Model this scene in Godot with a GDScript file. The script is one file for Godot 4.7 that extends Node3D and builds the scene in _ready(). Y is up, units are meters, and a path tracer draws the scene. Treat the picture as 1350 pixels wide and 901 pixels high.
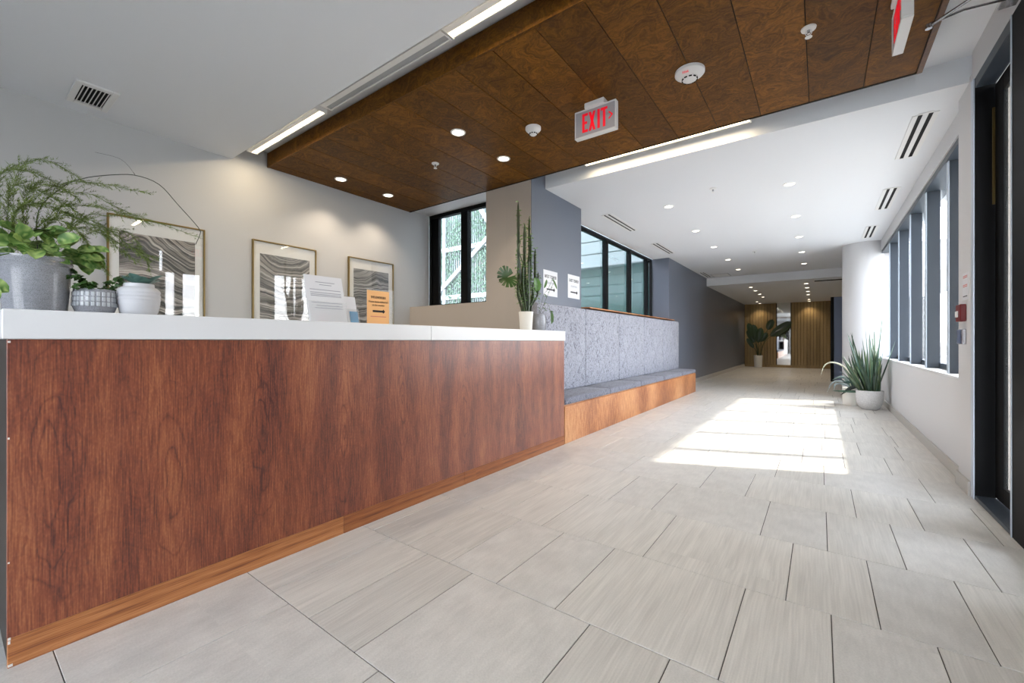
extends Node3D

const UP := Vector3.UP
var M := {}
var taken := {}
var rng := RandomNumberGenerator.new()

# ------------------------------------------------------------------ naming
func numbered(n: String) -> String:
	var k: int = taken.get(n, 0)
	taken[n] = k + 1
	return n if k == 0 else "%s_%03d" % [n, k]

func tag(o: Node, label: String, category: String, group := "", kind := "") -> void:
	o.set_meta("label", label)
	o.set_meta("category", category)
	if group: o.set_meta("group", group)
	if kind: o.set_meta("kind", kind)

func thing(called: String, label: String, category: String, at := Vector3.ZERO, group := "", kind := "") -> Node3D:
	var o := Node3D.new()
	o.name = numbered(called)
	add_child(o, true)
	o.position = at
	tag(o, label, category, group, kind)
	return o

func put_mesh(parent: Node, called: String, mesh: Mesh, mat: Material, xf := Transform3D()) -> MeshInstance3D:
	var o := MeshInstance3D.new()
	o.mesh = mesh
	o.material_override = mat
	o.transform = xf
	if parent == self:
		o.name = numbered(called)
	else:
		var c: Dictionary = parent.get_meta("_n") if parent.has_meta("_n") else {}
		var k: int = c.get(called, 0)
		c[called] = k + 1
		parent.set_meta("_n", c)
		o.name = called if k == 0 else "%s_%03d" % [called, k]
	parent.add_child(o, true)
	return o

func part(parent: Node, called: String, s: SurfaceTool, mat: Material, label := "") -> MeshInstance3D:
	var o := put_mesh(parent, called, done(s), mat)
	if label: o.set_meta("label", label)
	return o

func single(called: String, s: SurfaceTool, mat: Material, label: String, category: String, group := "", kind := "") -> MeshInstance3D:
	var o := put_mesh(self, called, done(s), mat)
	tag(o, label, category, group, kind)
	return o

# ------------------------------------------------------------------ mesh helpers
func ST() -> SurfaceTool:
	var s := SurfaceTool.new()
	s.begin(Mesh.PRIMITIVE_TRIANGLES)
	return s

func done(s: SurfaceTool) -> ArrayMesh:
	s.generate_normals()
	return s.commit()

func poly(s: SurfaceTool, p: Array, outward: Vector3, group := -1) -> void:
	var n: Vector3 = (p[1] - p[0]).cross(p[2] - p[0])
	var q := p
	if n.dot(outward) > 0:
		q = p.duplicate()
		q.reverse()
	s.set_smooth_group(group)
	for i in range(1, q.size() - 1):
		for v: Vector3 in [q[0], q[i], q[i + 1]]:
			s.set_uv(uvof(v, outward))
			s.add_vertex(v)

func uvof(v: Vector3, o: Vector3) -> Vector2:
	var a := o.abs()
	if a.x >= a.y and a.x >= a.z: return Vector2(-v.z, -v.y)
	if a.y >= a.z: return Vector2(v.x, v.z)
	return Vector2(v.x, -v.y)

# chamfered box: centre, half size, chamfer, basis
func cbox(s: SurfaceTool, c: Vector3, h: Vector3, b := 0.0, B := Basis()) -> void:
	for ax in 3:
		var u := (ax + 1) % 3
		var w := (ax + 2) % 3
		for sg in [-1.0, 1.0]:
			var pts := []
			for q in [[-1, -1], [1, -1], [1, 1], [-1, 1]]:
				var v := Vector3()
				v[ax] = sg * h[ax]
				v[u] = q[0] * (h[u] - b)
				v[w] = q[1] * (h[w] - b)
				pts.append(c + B * v)
			var o := Vector3()
			o[ax] = sg
			poly(s, pts, B * o)
	if b <= 0.0: return
	for ax in 3:
		var u := (ax + 1) % 3
		var w := (ax + 2) % 3
		for su in [-1.0, 1.0]:
			for sw in [-1.0, 1.0]:
				var pts := []
				for q in [[-1, 0], [1, 0], [1, 1], [-1, 1]]:
					var v := Vector3()
					v[ax] = q[0] * (h[ax] - b)
					v[u] = su * (h[u] - (b if q[1] == 1 else 0.0))
					v[w] = sw * (h[w] - (0.0 if q[1] == 1 else b))
					pts.append(c + B * v)
				var o := Vector3()
				o[u] = su
				o[w] = sw
				poly(s, pts, B * o)
	for sx in [-1.0, 1.0]:
		for sy in [-1.0, 1.0]:
			for sz in [-1.0, 1.0]:
				var sv := Vector3(sx, sy, sz)
				poly(s, [c + B * (sv * Vector3(h.x, h.y - b, h.z - b)), c + B * (sv * Vector3(h.x - b, h.y, h.z - b)), c + B * (sv * Vector3(h.x - b, h.y - b, h.z))], B * sv)

func span(s: SurfaceTool, x0: float, x1: float, y0: float, y1: float, z0: float, z1: float, b := 0.0) -> void:
	cbox(s, Vector3(x0 + x1, y0 + y1, z0 + z1) / 2, Vector3(absf(x1 - x0), absf(y1 - y0), absf(z1 - z0)) / 2, b)

func bspan(x0: float, x1: float, y0: float, y1: float, z0: float, z1: float, b := 0.0) -> SurfaceTool:
	var s := ST()
	span(s, x0, x1, y0, y1, z0, z1, b)
	return s

# soft padded box
func rbox(s: SurfaceTool, c: Vector3, h: Vector3, r: float, puff := 0.0) -> void:
	for ax in 3:
		var u := (ax + 1) % 3
		var w := (ax + 2) % 3
		var cu := [-1.0, -1.0 + 0.35 * r / h[u], -1.0 + r / h[u], -0.5, 0.0, 0.5, 1.0 - r / h[u], 1.0 - 0.35 * r / h[u], 1.0]
		var cw := [-1.0, -1.0 + 0.35 * r / h[w], -1.0 + r / h[w], -0.5, 0.0, 0.5, 1.0 - r / h[w], 1.0 - 0.35 * r / h[w], 1.0]
		for sg in [-1.0, 1.0]:
			var g := []
			for i in 9:
				var row := []
				for j in 9:
					var v := Vector3()
					v[ax] = sg * h[ax]
					v[u] = cu[i] * h[u]
					v[w] = cw[j] * h[w]
					var k := Vector3(clampf(v.x, -h.x + r, h.x - r), clampf(v.y, -h.y + r, h.y - r), clampf(v.z, -h.z + r, h.z - r))
					var q := k + (v - k).normalized() * r
					q[ax] += sg * puff * (1.0 - cu[i] * cu[i]) * (1.0 - cw[j] * cw[j])
					row.append(c + q)
				g.append(row)
			var o := Vector3()
			o[ax] = sg
			for i in 8:
				for j in 8:
					poly(s, [g[i][j], g[i + 1][j], g[i + 1][j + 1], g[i][j + 1]], o, 0)

func lathe(s: SurfaceTool, c: Vector3, prof: Array, seg := 32) -> void:
	var grp := 1
	for i in prof.size() - 1:
		var a: Vector2 = prof[i]
		var b: Vector2 = prof[i + 1]
		if i > 0:
			var z: Vector2 = prof[i - 1]
			if absf((a - z).angle_to(b - a)) > 0.6: grp += 1
		for k in seg:
			var t0 := TAU * k / seg
			var t1 := TAU * (k + 1) / seg
			var d0 := Vector3(cos(t0), 0, sin(t0))
			var d1 := Vector3(cos(t1), 0, sin(t1))
			var e := b - a
			var out := ((d0 + d1) * 0.5) * e.y - Vector3(0, e.x, 0)
			var ps := []
			for v: Vector3 in [c + d0 * a.x + UP * a.y, c + d1 * a.x + UP * a.y, c + d1 * b.x + UP * b.y, c + d0 * b.x + UP * b.y]:
				if ps.is_empty() or not ps.any(func(o: Vector3) -> bool: return o.distance_to(v) < 1e-6): ps.append(v)
			if ps.size() > 2: poly(s, ps, out, grp)

func tube(s: SurfaceTool, pts: Array, rad: Array, seg := 6, col := Color.WHITE) -> void:
	var n := pts.size()
	var nrm := Vector3.ZERO
	var rings := []
	for i in n:
		var d: Vector3 = (pts[mini(i + 1, n - 1)] - pts[maxi(i - 1, 0)]).normalized()
		if i == 0:
			nrm = d.cross(Vector3(0.31, 0.87, 0.4)).normalized()
		else:
			nrm = (nrm - d * nrm.dot(d)).normalized()
		var bi := d.cross(nrm)
		var ring := []
		var r: float = rad[mini(i, rad.size() - 1)]
		for k in seg:
			var a := TAU * k / seg
			ring.append(pts[i] + (nrm * cos(a) + bi * sin(a)) * r)
		rings.append(ring)
	s.set_color(col)
	for i in n - 1:
		for k in seg:
			var k2 := (k + 1) % seg
			var mid: Vector3 = (rings[i][k] + rings[i][k2] + rings[i + 1][k]) / 3.0 - (pts[i] + pts[i + 1]) * 0.5
			poly(s, [rings[i][k], rings[i][k2], rings[i + 1][k2], rings[i + 1][k]], mid, 0)
	poly(s, rings[0], pts[0] - pts[1], -1)
	poly(s, rings[n - 1], pts[n - 1] - pts[n - 2], -1)

func smooth_path(pts: Array, n: int) -> Array:
	var c := Curve3D.new()
	for i in pts.size():
		var t: Vector3 = (pts[mini(i + 1, pts.size() - 1)] - pts[maxi(i - 1, 0)]) / 6.0
		c.add_point(pts[i], -t, t)
	c.bake_interval = 0.005
	var o := []
	for i in n:
		o.append(c.sample_baked(c.get_baked_length() * i / (n - 1.0), true))
	return o

# a leaf from the origin along +Y, its face towards +Z
func leaf_mesh(w: Callable, n: int, fold: float, curl: float, col: Callable, twist := 0.0) -> ArrayMesh:
	var s := ST()
	var rows := []
	for i in n + 1:
		var t := float(i) / n
		var row := []
		for j in 5:
			var k := (j - 2) * 0.5
			var x: float = w.call(t) * k
			var v := Vector3(x, t, fold * absf(x) - curl * t * t)
			if twist: v = Vector3(x * cos(twist * t) , t, v.z + x * sin(twist * t))
			row.append([v, col.call(t, k)])
		rows.append(row)
	s.set_smooth_group(0)
	for i in n:
		for j in 4:
			for q in [[0, 0], [1, 0], [1, 1], [0, 0], [1, 1], [0, 1]]:
				var e: Array = rows[i + q[0]][j + q[1]]
				s.set_color(e[1])
				s.add_vertex(e[0])
	return done(s)

func aim(at: Vector3, dir: Vector3, face: Vector3, sc: Vector3) -> Transform3D:
	var y := dir.normalized()
	var x := y.cross(face).normalized()
	var z := x.cross(y)
	return Transform3D(Basis(x * sc.x, y * sc.y, z * sc.z), at)

func text(parent: Node, called: String, words: String, height: float, mat: Material, at: Vector3, B: Basis, depth := 0.0006, bold := false, squeeze := 1.0) -> void:
	var t := TextMesh.new()
	var f := SystemFont.new()
	f.font_names = PackedStringArray(["Droid Sans"])
	if bold: f.font_weight = 700
	t.font = f
	t.text = words
	t.font_size = 32
	t.pixel_size = height / 23.0
	t.depth = depth
	t.curve_step = 2.0
	put_mesh(parent, called, t, mat, Transform3D(B * Basis.from_scale(Vector3(squeeze, 1, 1)), at))

# ------------------------------------------------------------------ materials
func mat(key: String, srgb: Color, rough := 0.6, metal := 0.0) -> StandardMaterial3D:
	var m := StandardMaterial3D.new()
	m.resource_name = key
	m.albedo_color = srgb
	m.roughness = rough
	m.metallic = metal
	M[key] = m
	return m

func tri(m: StandardMaterial3D, tex: Texture2D, sc: Vector3, off := Vector3.ZERO) -> StandardMaterial3D:
	m.albedo_texture = tex
	m.uv1_triplanar = true
	m.uv1_world_triplanar = true
	m.uv1_scale = sc
	m.uv1_offset = off
	m.uv1_triplanar_sharpness = 8.0
	return m

func noise(sd: int, fr: float, oct := 3, kind := FastNoiseLite.TYPE_SIMPLEX_SMOOTH) -> FastNoiseLite:
	var f := FastNoiseLite.new()
	f.seed = sd
	f.noise_type = kind
	f.frequency = fr
	f.fractal_octaves = oct
	f.fractal_type = FastNoiseLite.FRACTAL_FBM if oct > 1 else FastNoiseLite.FRACTAL_NONE
	return f

func image_tex(w: int, h: int, fn: Callable) -> ImageTexture:
	var b := PackedByteArray()
	b.resize(w * h * 3)
	var i := 0
	for y in h:
		for x in w:
			var c: Color = fn.call(float(x) / w, float(y) / h)
			b[i] = clampi(int(c.r * 255.0), 0, 255)
			b[i + 1] = clampi(int(c.g * 255.0), 0, 255)
			b[i + 2] = clampi(int(c.b * 255.0), 0, 255)
			i += 3
	return ImageTexture.create_from_image(Image.create_from_data(w, h, false, Image.FORMAT_RGB8, b))

func wood_tex(w: int, h: int, sd: int, grain: Vector2, dark: Color, mid: Color, light: Color, ring := 0.35, flame := Vector2(4.0, 0.9), loops := [], swing := 0.55) -> ImageTexture:
	var n1 := noise(sd, 1.0, 2)
	var n2 := noise(sd + 1, 1.0, 2)
	var n3 := noise(sd + 2, 1.0, 1)
	var n4 := noise(sd + 3, 1.0, 2)
	return image_tex(w, h, func(u: float, v: float) -> Color:
		var broad := n1.get_noise_2d(u * grain.x * 0.035, v * grain.y * 0.12)
		var ctr := n4.get_noise_2d(u * flame.x, v * flame.y) * 9.0 + u * 7.0
		var line := 1.0 - absf(sin(ctr * PI))
		line = pow(line, 5.0)
		var g := n2.get_noise_2d(u * grain.x, v * grain.y)
		var fl := n3.get_noise_2d(u * grain.x * 0.9, v * grain.y * 9.0)
		var t := 0.5 + broad * swing + g * 0.42 + maxf(fl, 0.0) * 0.22 - line * ring
		for f: Array in loops:
			var dx: float = absf(u - f[0]) / f[2]
			if dx < 1.0:
				var d: float = sqrt(dx * dx + pow((v - f[1]) / f[3], 2.0)) + n4.get_noise_2d(u * 40.0, v * 5.0) * 0.22
				if d < 1.0: t -= pow(1.0 - absf(sin(d * f[4] * PI)), 4.0) * 0.5 * (1.0 - d * 0.6)
		t = clampf(t, 0.0, 1.0)
		return dark.lerp(mid, t * 2.0) if t < 0.5 else mid.lerp(light, t * 2.0 - 1.0))

func materials() -> void:
	# woods
	var cherry := wood_tex(2000, 700, 11, Vector2(620, 7), Color(0.275, 0.125, 0.105), Color(0.475, 0.245, 0.16), Color(0.63, 0.385, 0.245), 0.10, Vector2(7.0, 0.9), [[0.060, 0.50, 0.022, 0.42, 3.5], [0.145, 0.60, 0.019, 0.36, 3.0], [0.235, 0.45, 0.020, 0.40, 3.5], [0.345, 0.55, 0.017, 0.42, 3.0], [0.45, 0.42, 0.019, 0.36, 3.5], [0.60, 0.6, 0.017, 0.38, 3.0], [0.78, 0.5, 0.019, 0.40, 3.5]], 0.36)
	tri(mat("cherry veneer", Color.WHITE, 0.36), cherry, Vector3(1.0, 1.0 / 1.12, 1.0 / 3.62))
	M["cherry veneer"].clearcoat_enabled = true
	M["cherry veneer"].clearcoat = 0.25
	M["cherry veneer"].clearcoat_roughness = 0.3
	var kick := wood_tex(600, 120, 31, Vector2(8, 26), Color(0.42, 0.24, 0.15), Color(0.62, 0.385, 0.215), Color(0.73, 0.50, 0.31), 0.12, Vector2(0.8, 2.0))
	tri(mat("kick board", Color.WHITE, 0.42), kick, Vector3(1.0, 1.0 / 0.12, 1.0 / 1.6))
	tri(mat("worn shaded kick board", Color(0.86, 0.80, 0.74), 0.5), kick, Vector3(1.0, 1.0 / 0.12, 1.0 / 1.6), Vector3(0, 0, 0.43))  # worn boards; the darker tint also holds dimmer light on the farther pieces
	var bench := wood_tex(1200, 160, 51, Vector2(120, 3), Color(0.50, 0.29, 0.17), Color(0.66, 0.43, 0.265), Color(0.76, 0.55, 0.365), 0.1, Vector2(8.0, 0.6))
	tri(mat("bench veneer", Color.WHITE, 0.4), bench, Vector3(1.0, 1.0 / 0.5, 1.0 / 4.0))
	var n1 := noise(71, 1.0, 3)
	var n2 := noise(72, 1.0, 3)
	var n3 := noise(73, 1.0, 2)
	var burl := image_tex(640, 640, func(u: float, v: float) -> Color:
		var wx := n1.get_noise_2d(u * 5.0, v * 7.0)
		var wy := n2.get_noise_2d(u * 6.0, v * 5.0)
		var a := n3.get_noise_2d(u * 7.0 + wx * 1.1, v * 11.0 + wy * 1.1)
		var b := n1.get_noise_2d(u * 34.0 + wx * 5.0, v * 62.0 + wy * 5.0) + 0.5 * n2.get_noise_2d(u * 150.0, v * 190.0)
		var t := clampf(0.5 + a * 0.3 + b * 0.45, 0.0, 1.0)
		return Color(0.26, 0.155, 0.035).lerp(Color(0.51, 0.335, 0.095), t))
	for i in 4:
		var k: float = [1.0, 0.92, 1.06, 0.97][i]
		tri(mat("burl veneer %d" % i, Color(k, k, k), 0.52), burl, Vector3(1.0 / 1.9, 1.0 / 1.9, 1.0 / 1.9), Vector3(0.31 * i, 0.2 * i, 0.57 * i))
	for i in 4: M["burl veneer %d" % i].metallic_specular = 0.28
	mat("dark groove", Color(0.07, 0.05, 0.035), 0.8)
	tri(mat("canopy edge", Color(0.9, 0.86, 0.8), 0.4), burl, Vector3(0.6, 0.6, 0.6), Vector3(0.4, 0.1, 0.2))
	# floor tiles
	var t1 := noise(81, 1.0, 2)
	var t2 := noise(82, 1.0, 3)
	var veined := image_tex(512, 512, func(u: float, v: float) -> Color:
		var s := t1.get_noise_2d(u * 165.0 + t2.get_noise_2d(u * 3.0, v * 2.0) * 1.2, v * 2.5)
		var m := t2.get_noise_2d(u * 26.0, v * 3.0)
		var f := t2.get_noise_2d(u * 190.0, v * 190.0)
		var k := 0.79 + s * 0.045 + m * 0.04 + f * 0.03
		return Color(k * 1.0, k * 0.985, k * 0.955))
	var cloudy := image_tex(512, 512, func(u: float, v: float) -> Color:
		var m := t2.get_noise_2d(u * 9.0 + 7.0, v * 7.0)
		var s := t1.get_noise_2d(u * 60.0, v * 9.0)
		var f := t2.get_noise_2d(u * 170.0 + 3.0, v * 170.0)
		var k := 0.785 + m * 0.035 + s * 0.02 + f * 0.045
		return Color(k, k * 0.988, k * 0.965))
	for i in 6:
		var k: float = [1.0, 0.98, 1.012, 0.99, 0.972, 1.005][i]
		tri(mat("porcelain %d" % i, Color(k, k, k * 0.995), 0.36), veined if i % 2 == 0 else cloudy, Vector3(1.0 / 1.3, 1.0, 1.0 / 1.3), Vector3(0.17 * i, 0, 0.29 * i))
	mat("grout", Color(0.30, 0.29, 0.28), 0.9)
	# paint
	mat("white paint", Color(0.785, 0.785, 0.79), 0.6)
	mat("ceiling paint", Color(0.85, 0.86, 0.875), 0.7)
	mat("wall paint", Color(0.715, 0.715, 0.71), 0.62)
	mat("beige paint", Color(0.70, 0.662, 0.62), 0.62)
	mat("charcoal paint", Color(0.375, 0.40, 0.45), 0.34)
	mat("trim paint", Color(0.80, 0.80, 0.80), 0.4)
	mat("stone trim", Color(0.70, 0.69, 0.67), 0.5)
	mat("solid surface", Color(0.85, 0.855, 0.86), 0.3)
	mat("dark laminate", Color(0.16, 0.13, 0.11), 0.5)
	mat("black metal", Color(0.05, 0.055, 0.062), 0.6).metallic_specular = 0.25
	mat("slate metal", Color(0.205, 0.24, 0.28), 0.42)
	mat("pale metal", Color(0.72, 0.77, 0.82), 0.4)
	mat("bronze", Color(0.42, 0.36, 0.22), 0.4, 0.8)
	mat("steel", Color(0.72, 0.72, 0.74), 0.25, 0.9)
	mat("white plastic", Color(0.86, 0.86, 0.855), 0.4)
	mat("black hole", Color(0.02, 0.02, 0.022), 0.9)
	mat("unlit lens", Color(0.60, 0.61, 0.62), 0.6)
	mat("gilt frame", Color(0.50, 0.42, 0.24), 0.35, 0.6)
	mat("mat board", Color(0.87, 0.86, 0.84), 0.8)
	mat("paper", Color(0.82, 0.825, 0.84), 0.7)
	mat("ink", Color(0.13, 0.12, 0.13), 0.8)
	mat("grey ink", Color(0.55, 0.56, 0.6), 0.8)
	mat("orange paper", Color(0.89, 0.68, 0.45), 0.7)
	mat("pale red ink", Color(0.76, 0.43, 0.40), 0.8)
	mat("blue card", Color(0.05, 0.50, 0.70), 0.5)
	mat("red plastic", Color(0.42, 0.015, 0.045), 0.4)
	mat("mirror glass", Color(0.9, 0.91, 0.91), 0.03, 1.0)
	mat("door blue", Color(0.37, 0.42, 0.53), 0.4)
	mat("soil", Color(0.16, 0.12, 0.09), 0.95)
	var gl := mat("window glass", Color(0.93, 0.98, 0.97, 0.04), 0.02)
	gl.transparency = BaseMaterial3D.TRANSPARENCY_ALPHA
	var tg := mat("tinted glass", Color(0.22, 0.38, 0.38, 0.36), 0.02)
	tg.transparency = BaseMaterial3D.TRANSPARENCY_ALPHA
	var ag := mat("acrylic", Color(0.95, 0.97, 0.98, 0.1), 0.08)
	ag.transparency = BaseMaterial3D.TRANSPARENCY_ALPHA
	# light
	var lamp := mat("warm tube", Color(1, 0.97, 0.9), 0.5)
	lamp.emission_enabled = true
	lamp.emission = Color(1.0, 0.90, 0.72)
	lamp.emission_energy_multiplier = 3.0
	var dn := mat("downlight lens", Color(1, 1, 0.97), 0.5)
	dn.emission_enabled = true
	dn.emission = Color(1.0, 0.95, 0.86)
	dn.emission_energy_multiplier = 4.0
	var rd := mat("exit red", Color(0.88, 0.05, 0.16), 0.5)
	rd.emission_enabled = true
	rd.emission = Color(0.85, 0.03, 0.12)
	rd.emission_energy_multiplier = 0.35
	mat("exit face", Color(0.66, 0.66, 0.68), 0.5)
	# fabric
	var f1 := noise(91, 1.0, 2)
	var f2 := noise(92, 1.0, 2)
	var fabric := image_tex(640, 640, func(u: float, v: float) -> Color:
		var wx := f2.get_noise_2d(u * 9.0, v * 9.0)
		var a := absf(f1.get_noise_2d(u * 17.0 + wx * 2.0 + v * 6.0, v * 9.0 - wx * 2.0))
		var b := absf(f2.get_noise_2d(u * 14.0 - v * 7.0 + 40.0, v * 9.0 + 9.0 + wx * 2.0))
		var l := maxf(smoothstep(0.10, 0.03, a), 0.9 * smoothstep(0.09, 0.025, b))
		var w := f1.get_noise_2d(u * 260.0, v * 260.0) * 0.03
		return Color(0.575 + w, 0.585 + w, 0.625 + w).lerp(Color(0.31, 0.315, 0.36), l * 0.9))
	var fb := tri(mat("vine fabric", Color.WHITE, 0.85), fabric, Vector3(0.72, 0.72, 0.72))
	fb.rim_enabled = true
	fb.rim = 0.25
	var seatf := tri(mat("seat fabric", Color(0.78, 0.78, 0.80), 0.8), fabric, Vector3(1.1, 1.1, 1.1), Vector3(0.3, 0, 0.2))
	seatf.rim_enabled = true
	seatf.rim = 0.3
	# slatted wall
	var oak := wood_tex(500, 300, 61, Vector2(150, 3), Color(0.46, 0.37, 0.22), Color(0.58, 0.48, 0.30), Color(0.66, 0.56, 0.37), 0.05)
	tri(mat("oak slat", Color.WHITE, 0.5), oak, Vector3(0.4, 0.4, 0.4))
	# pots
	var p1 := noise(101, 1.0, 2)
	var speck := image_tex(256, 256, func(u: float, v: float) -> Color:
		var f := p1.get_noise_2d(u * 120.0, v * 120.0)
		var g := p1.get_noise_2d(u * 5.0, v * 22.0)
		var k := 0.585 + g * 0.02 - maxf(f - 0.2, 0.0) * 0.6
		return Color(k * 0.985, k * 1.0, k * 1.045))
	tri(mat("grey glaze", Color.WHITE, 0.16), speck, Vector3(4, 4, 4))
	tri(mat("stoneware", Color(1.22, 1.22, 1.2), 0.3), speck, Vector3(5, 5, 5))
	tri(mat("concrete pot", Color(1.42, 1.40, 1.34), 0.8), speck, Vector3(2, 2, 2))
	mat("relief glaze", Color(0.70, 0.72, 0.74), 0.25)
	mat("white ceramic", Color(0.78, 0.785, 0.80), 0.45)
	mat("matte white pot", Color(0.84, 0.83, 0.80), 0.6)
	# leaves carry their own colours
	for k in ["leaf", "glossy leaf"]:
		var lf := mat(k, Color.WHITE, 0.5 if k == "leaf" else 0.32)
		lf.vertex_color_use_as_albedo = true
		lf.cull_mode = BaseMaterial3D.CULL_DISABLED
		lf.backlight_enabled = true
		lf.backlight = Color(0.35, 0.4, 0.2)
	# outside
	mat("siding", Color(0.44, 0.50, 0.49), 0.7)
	mat("pale siding", Color(0.62, 0.66, 0.66), 0.7)
	mat("screen mesh", Color(0.54, 0.58, 0.58), 0.6)
	mat("white steel", Color(0.64, 0.66, 0.67), 0.5)
	var pv := noise(111, 1.0, 3)
	var pave := image_tex(256, 256, func(u: float, v: float) -> Color:
		var k := 0.62 + pv.get_noise_2d(u * 40.0, v * 40.0) * 0.08
		return Color(k, k, k * 0.98))
	tri(mat("paving", Color.WHITE, 0.85), pave, Vector3(0.3, 0.3, 0.3))
	for i in 3:
		var art := noise(121 + i, 1.0, 3)
		var band := noise(131 + i, 1.0, 3)
		var amp: float = [0.34, 0.26, 0.2][i]
		var warm: float = [0.035, 0.02, 0.0][i]
		var at := image_tex(360, 560, func(u: float, v: float) -> Color:
			var q: float = v + amp * sin(u * 4.2 + [0.5, 2.6, 4.6][i]) * exp(-v * 2.2) * 0.6 + art.get_noise_2d(u * 1.3, v * 1.2) * 0.07
			var t := band.get_noise_2d(q * 19.0, u * 0.4)
			var t2b := band.get_noise_2d(q * 75.0 + 30.0, u * 0.8)
			var k: float = [0.37, 0.41, 0.38][i] + t * 0.58 + t2b * 0.34
			k = clampf(k, 0.09, 0.74)
			return Color(k + warm, k * 0.965 + warm * 0.5, k * 0.94))
		var am := mat("agate print %d" % i, Color.WHITE, 0.7)
		am.albedo_texture = at

# ------------------------------------------------------------------ main
func _ready() -> void:
	rng.seed = 7
	var cam := Camera3D.new()
	cam.name = "camera"
	cam.keep_aspect = Camera3D.KEEP_HEIGHT
	cam.fov = rad_to_deg(2.0 * atan(450.5 / 554.0))
	cam.position = Vector3(0, 1.0, 0)
	cam.rotation = Vector3(0, atan(406.0 / 554.0), 0)
	cam.near = 0.02
	cam.far = 300.0
	add_child(cam)
	cam.current = true
	var env := Environment.new()
	env.background_mode = Environment.BG_SKY
	var sm := ProceduralSkyMaterial.new()
	sm.sky_top_color = Color(0.82, 0.865, 0.93)
	sm.sky_horizon_color = Color(0.975, 0.975, 0.975)
	sm.ground_horizon_color = Color(0.62, 0.63, 0.64)
	sm.ground_bottom_color = Color(0.45, 0.45, 0.45)
	sm.sky_energy_multiplier = 1.0
	var sky := Sky.new()
	sky.sky_material = sm
	env.sky = sky
	env.background_energy_multiplier = 9.0
	env.tonemap_mode = Environment.TONE_MAPPER_LINEAR
	env.tonemap_exposure = 1.7
	env.sdfgi_enabled = true
	env.ssao_enabled = true
	env.ssil_enabled = true
	var we := WorldEnvironment.new()
	we.name = "environment"
	we.environment = env
	add_child(we)
	var sun := DirectionalLight3D.new()
	sun.name = "sun"
	sun.light_color = Color(1.0, 0.97, 0.92)
	sun.light_energy = 1.7
	sun.light_angular_distance = 1.6
	sun.shadow_enabled = true
	sun.look_at_from_position(Vector3(10, 11.5, -4.1), Vector3.ZERO)
	add_child(sun)

	materials()
	shell()
	tile_floor()
	reception()
	banquette()
	ceilings()
	left_windows()
	right_side()
	far_end()
	lamps()
	ceiling_fittings()
	pictures()
	counter_items()
	plants()
	outdoors()

const XP := -4.38      # picture wall
const XG := -2.45      # charcoal wall
const XR := 0.82       # window wall
const HC := 2.687      # corridor ceiling
const HU := 2.86       # upper ceiling
const HW := 2.71       # wood canopy underside
const ZF := -19.2      # end of the corridor
const ZB := 2.6        # wall behind the camera

func struct(called: String, s: SurfaceTool, m: String, label: String, category: String) -> MeshInstance3D:
	return single(called, s, M[m], label, category, "", "structure")

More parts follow.
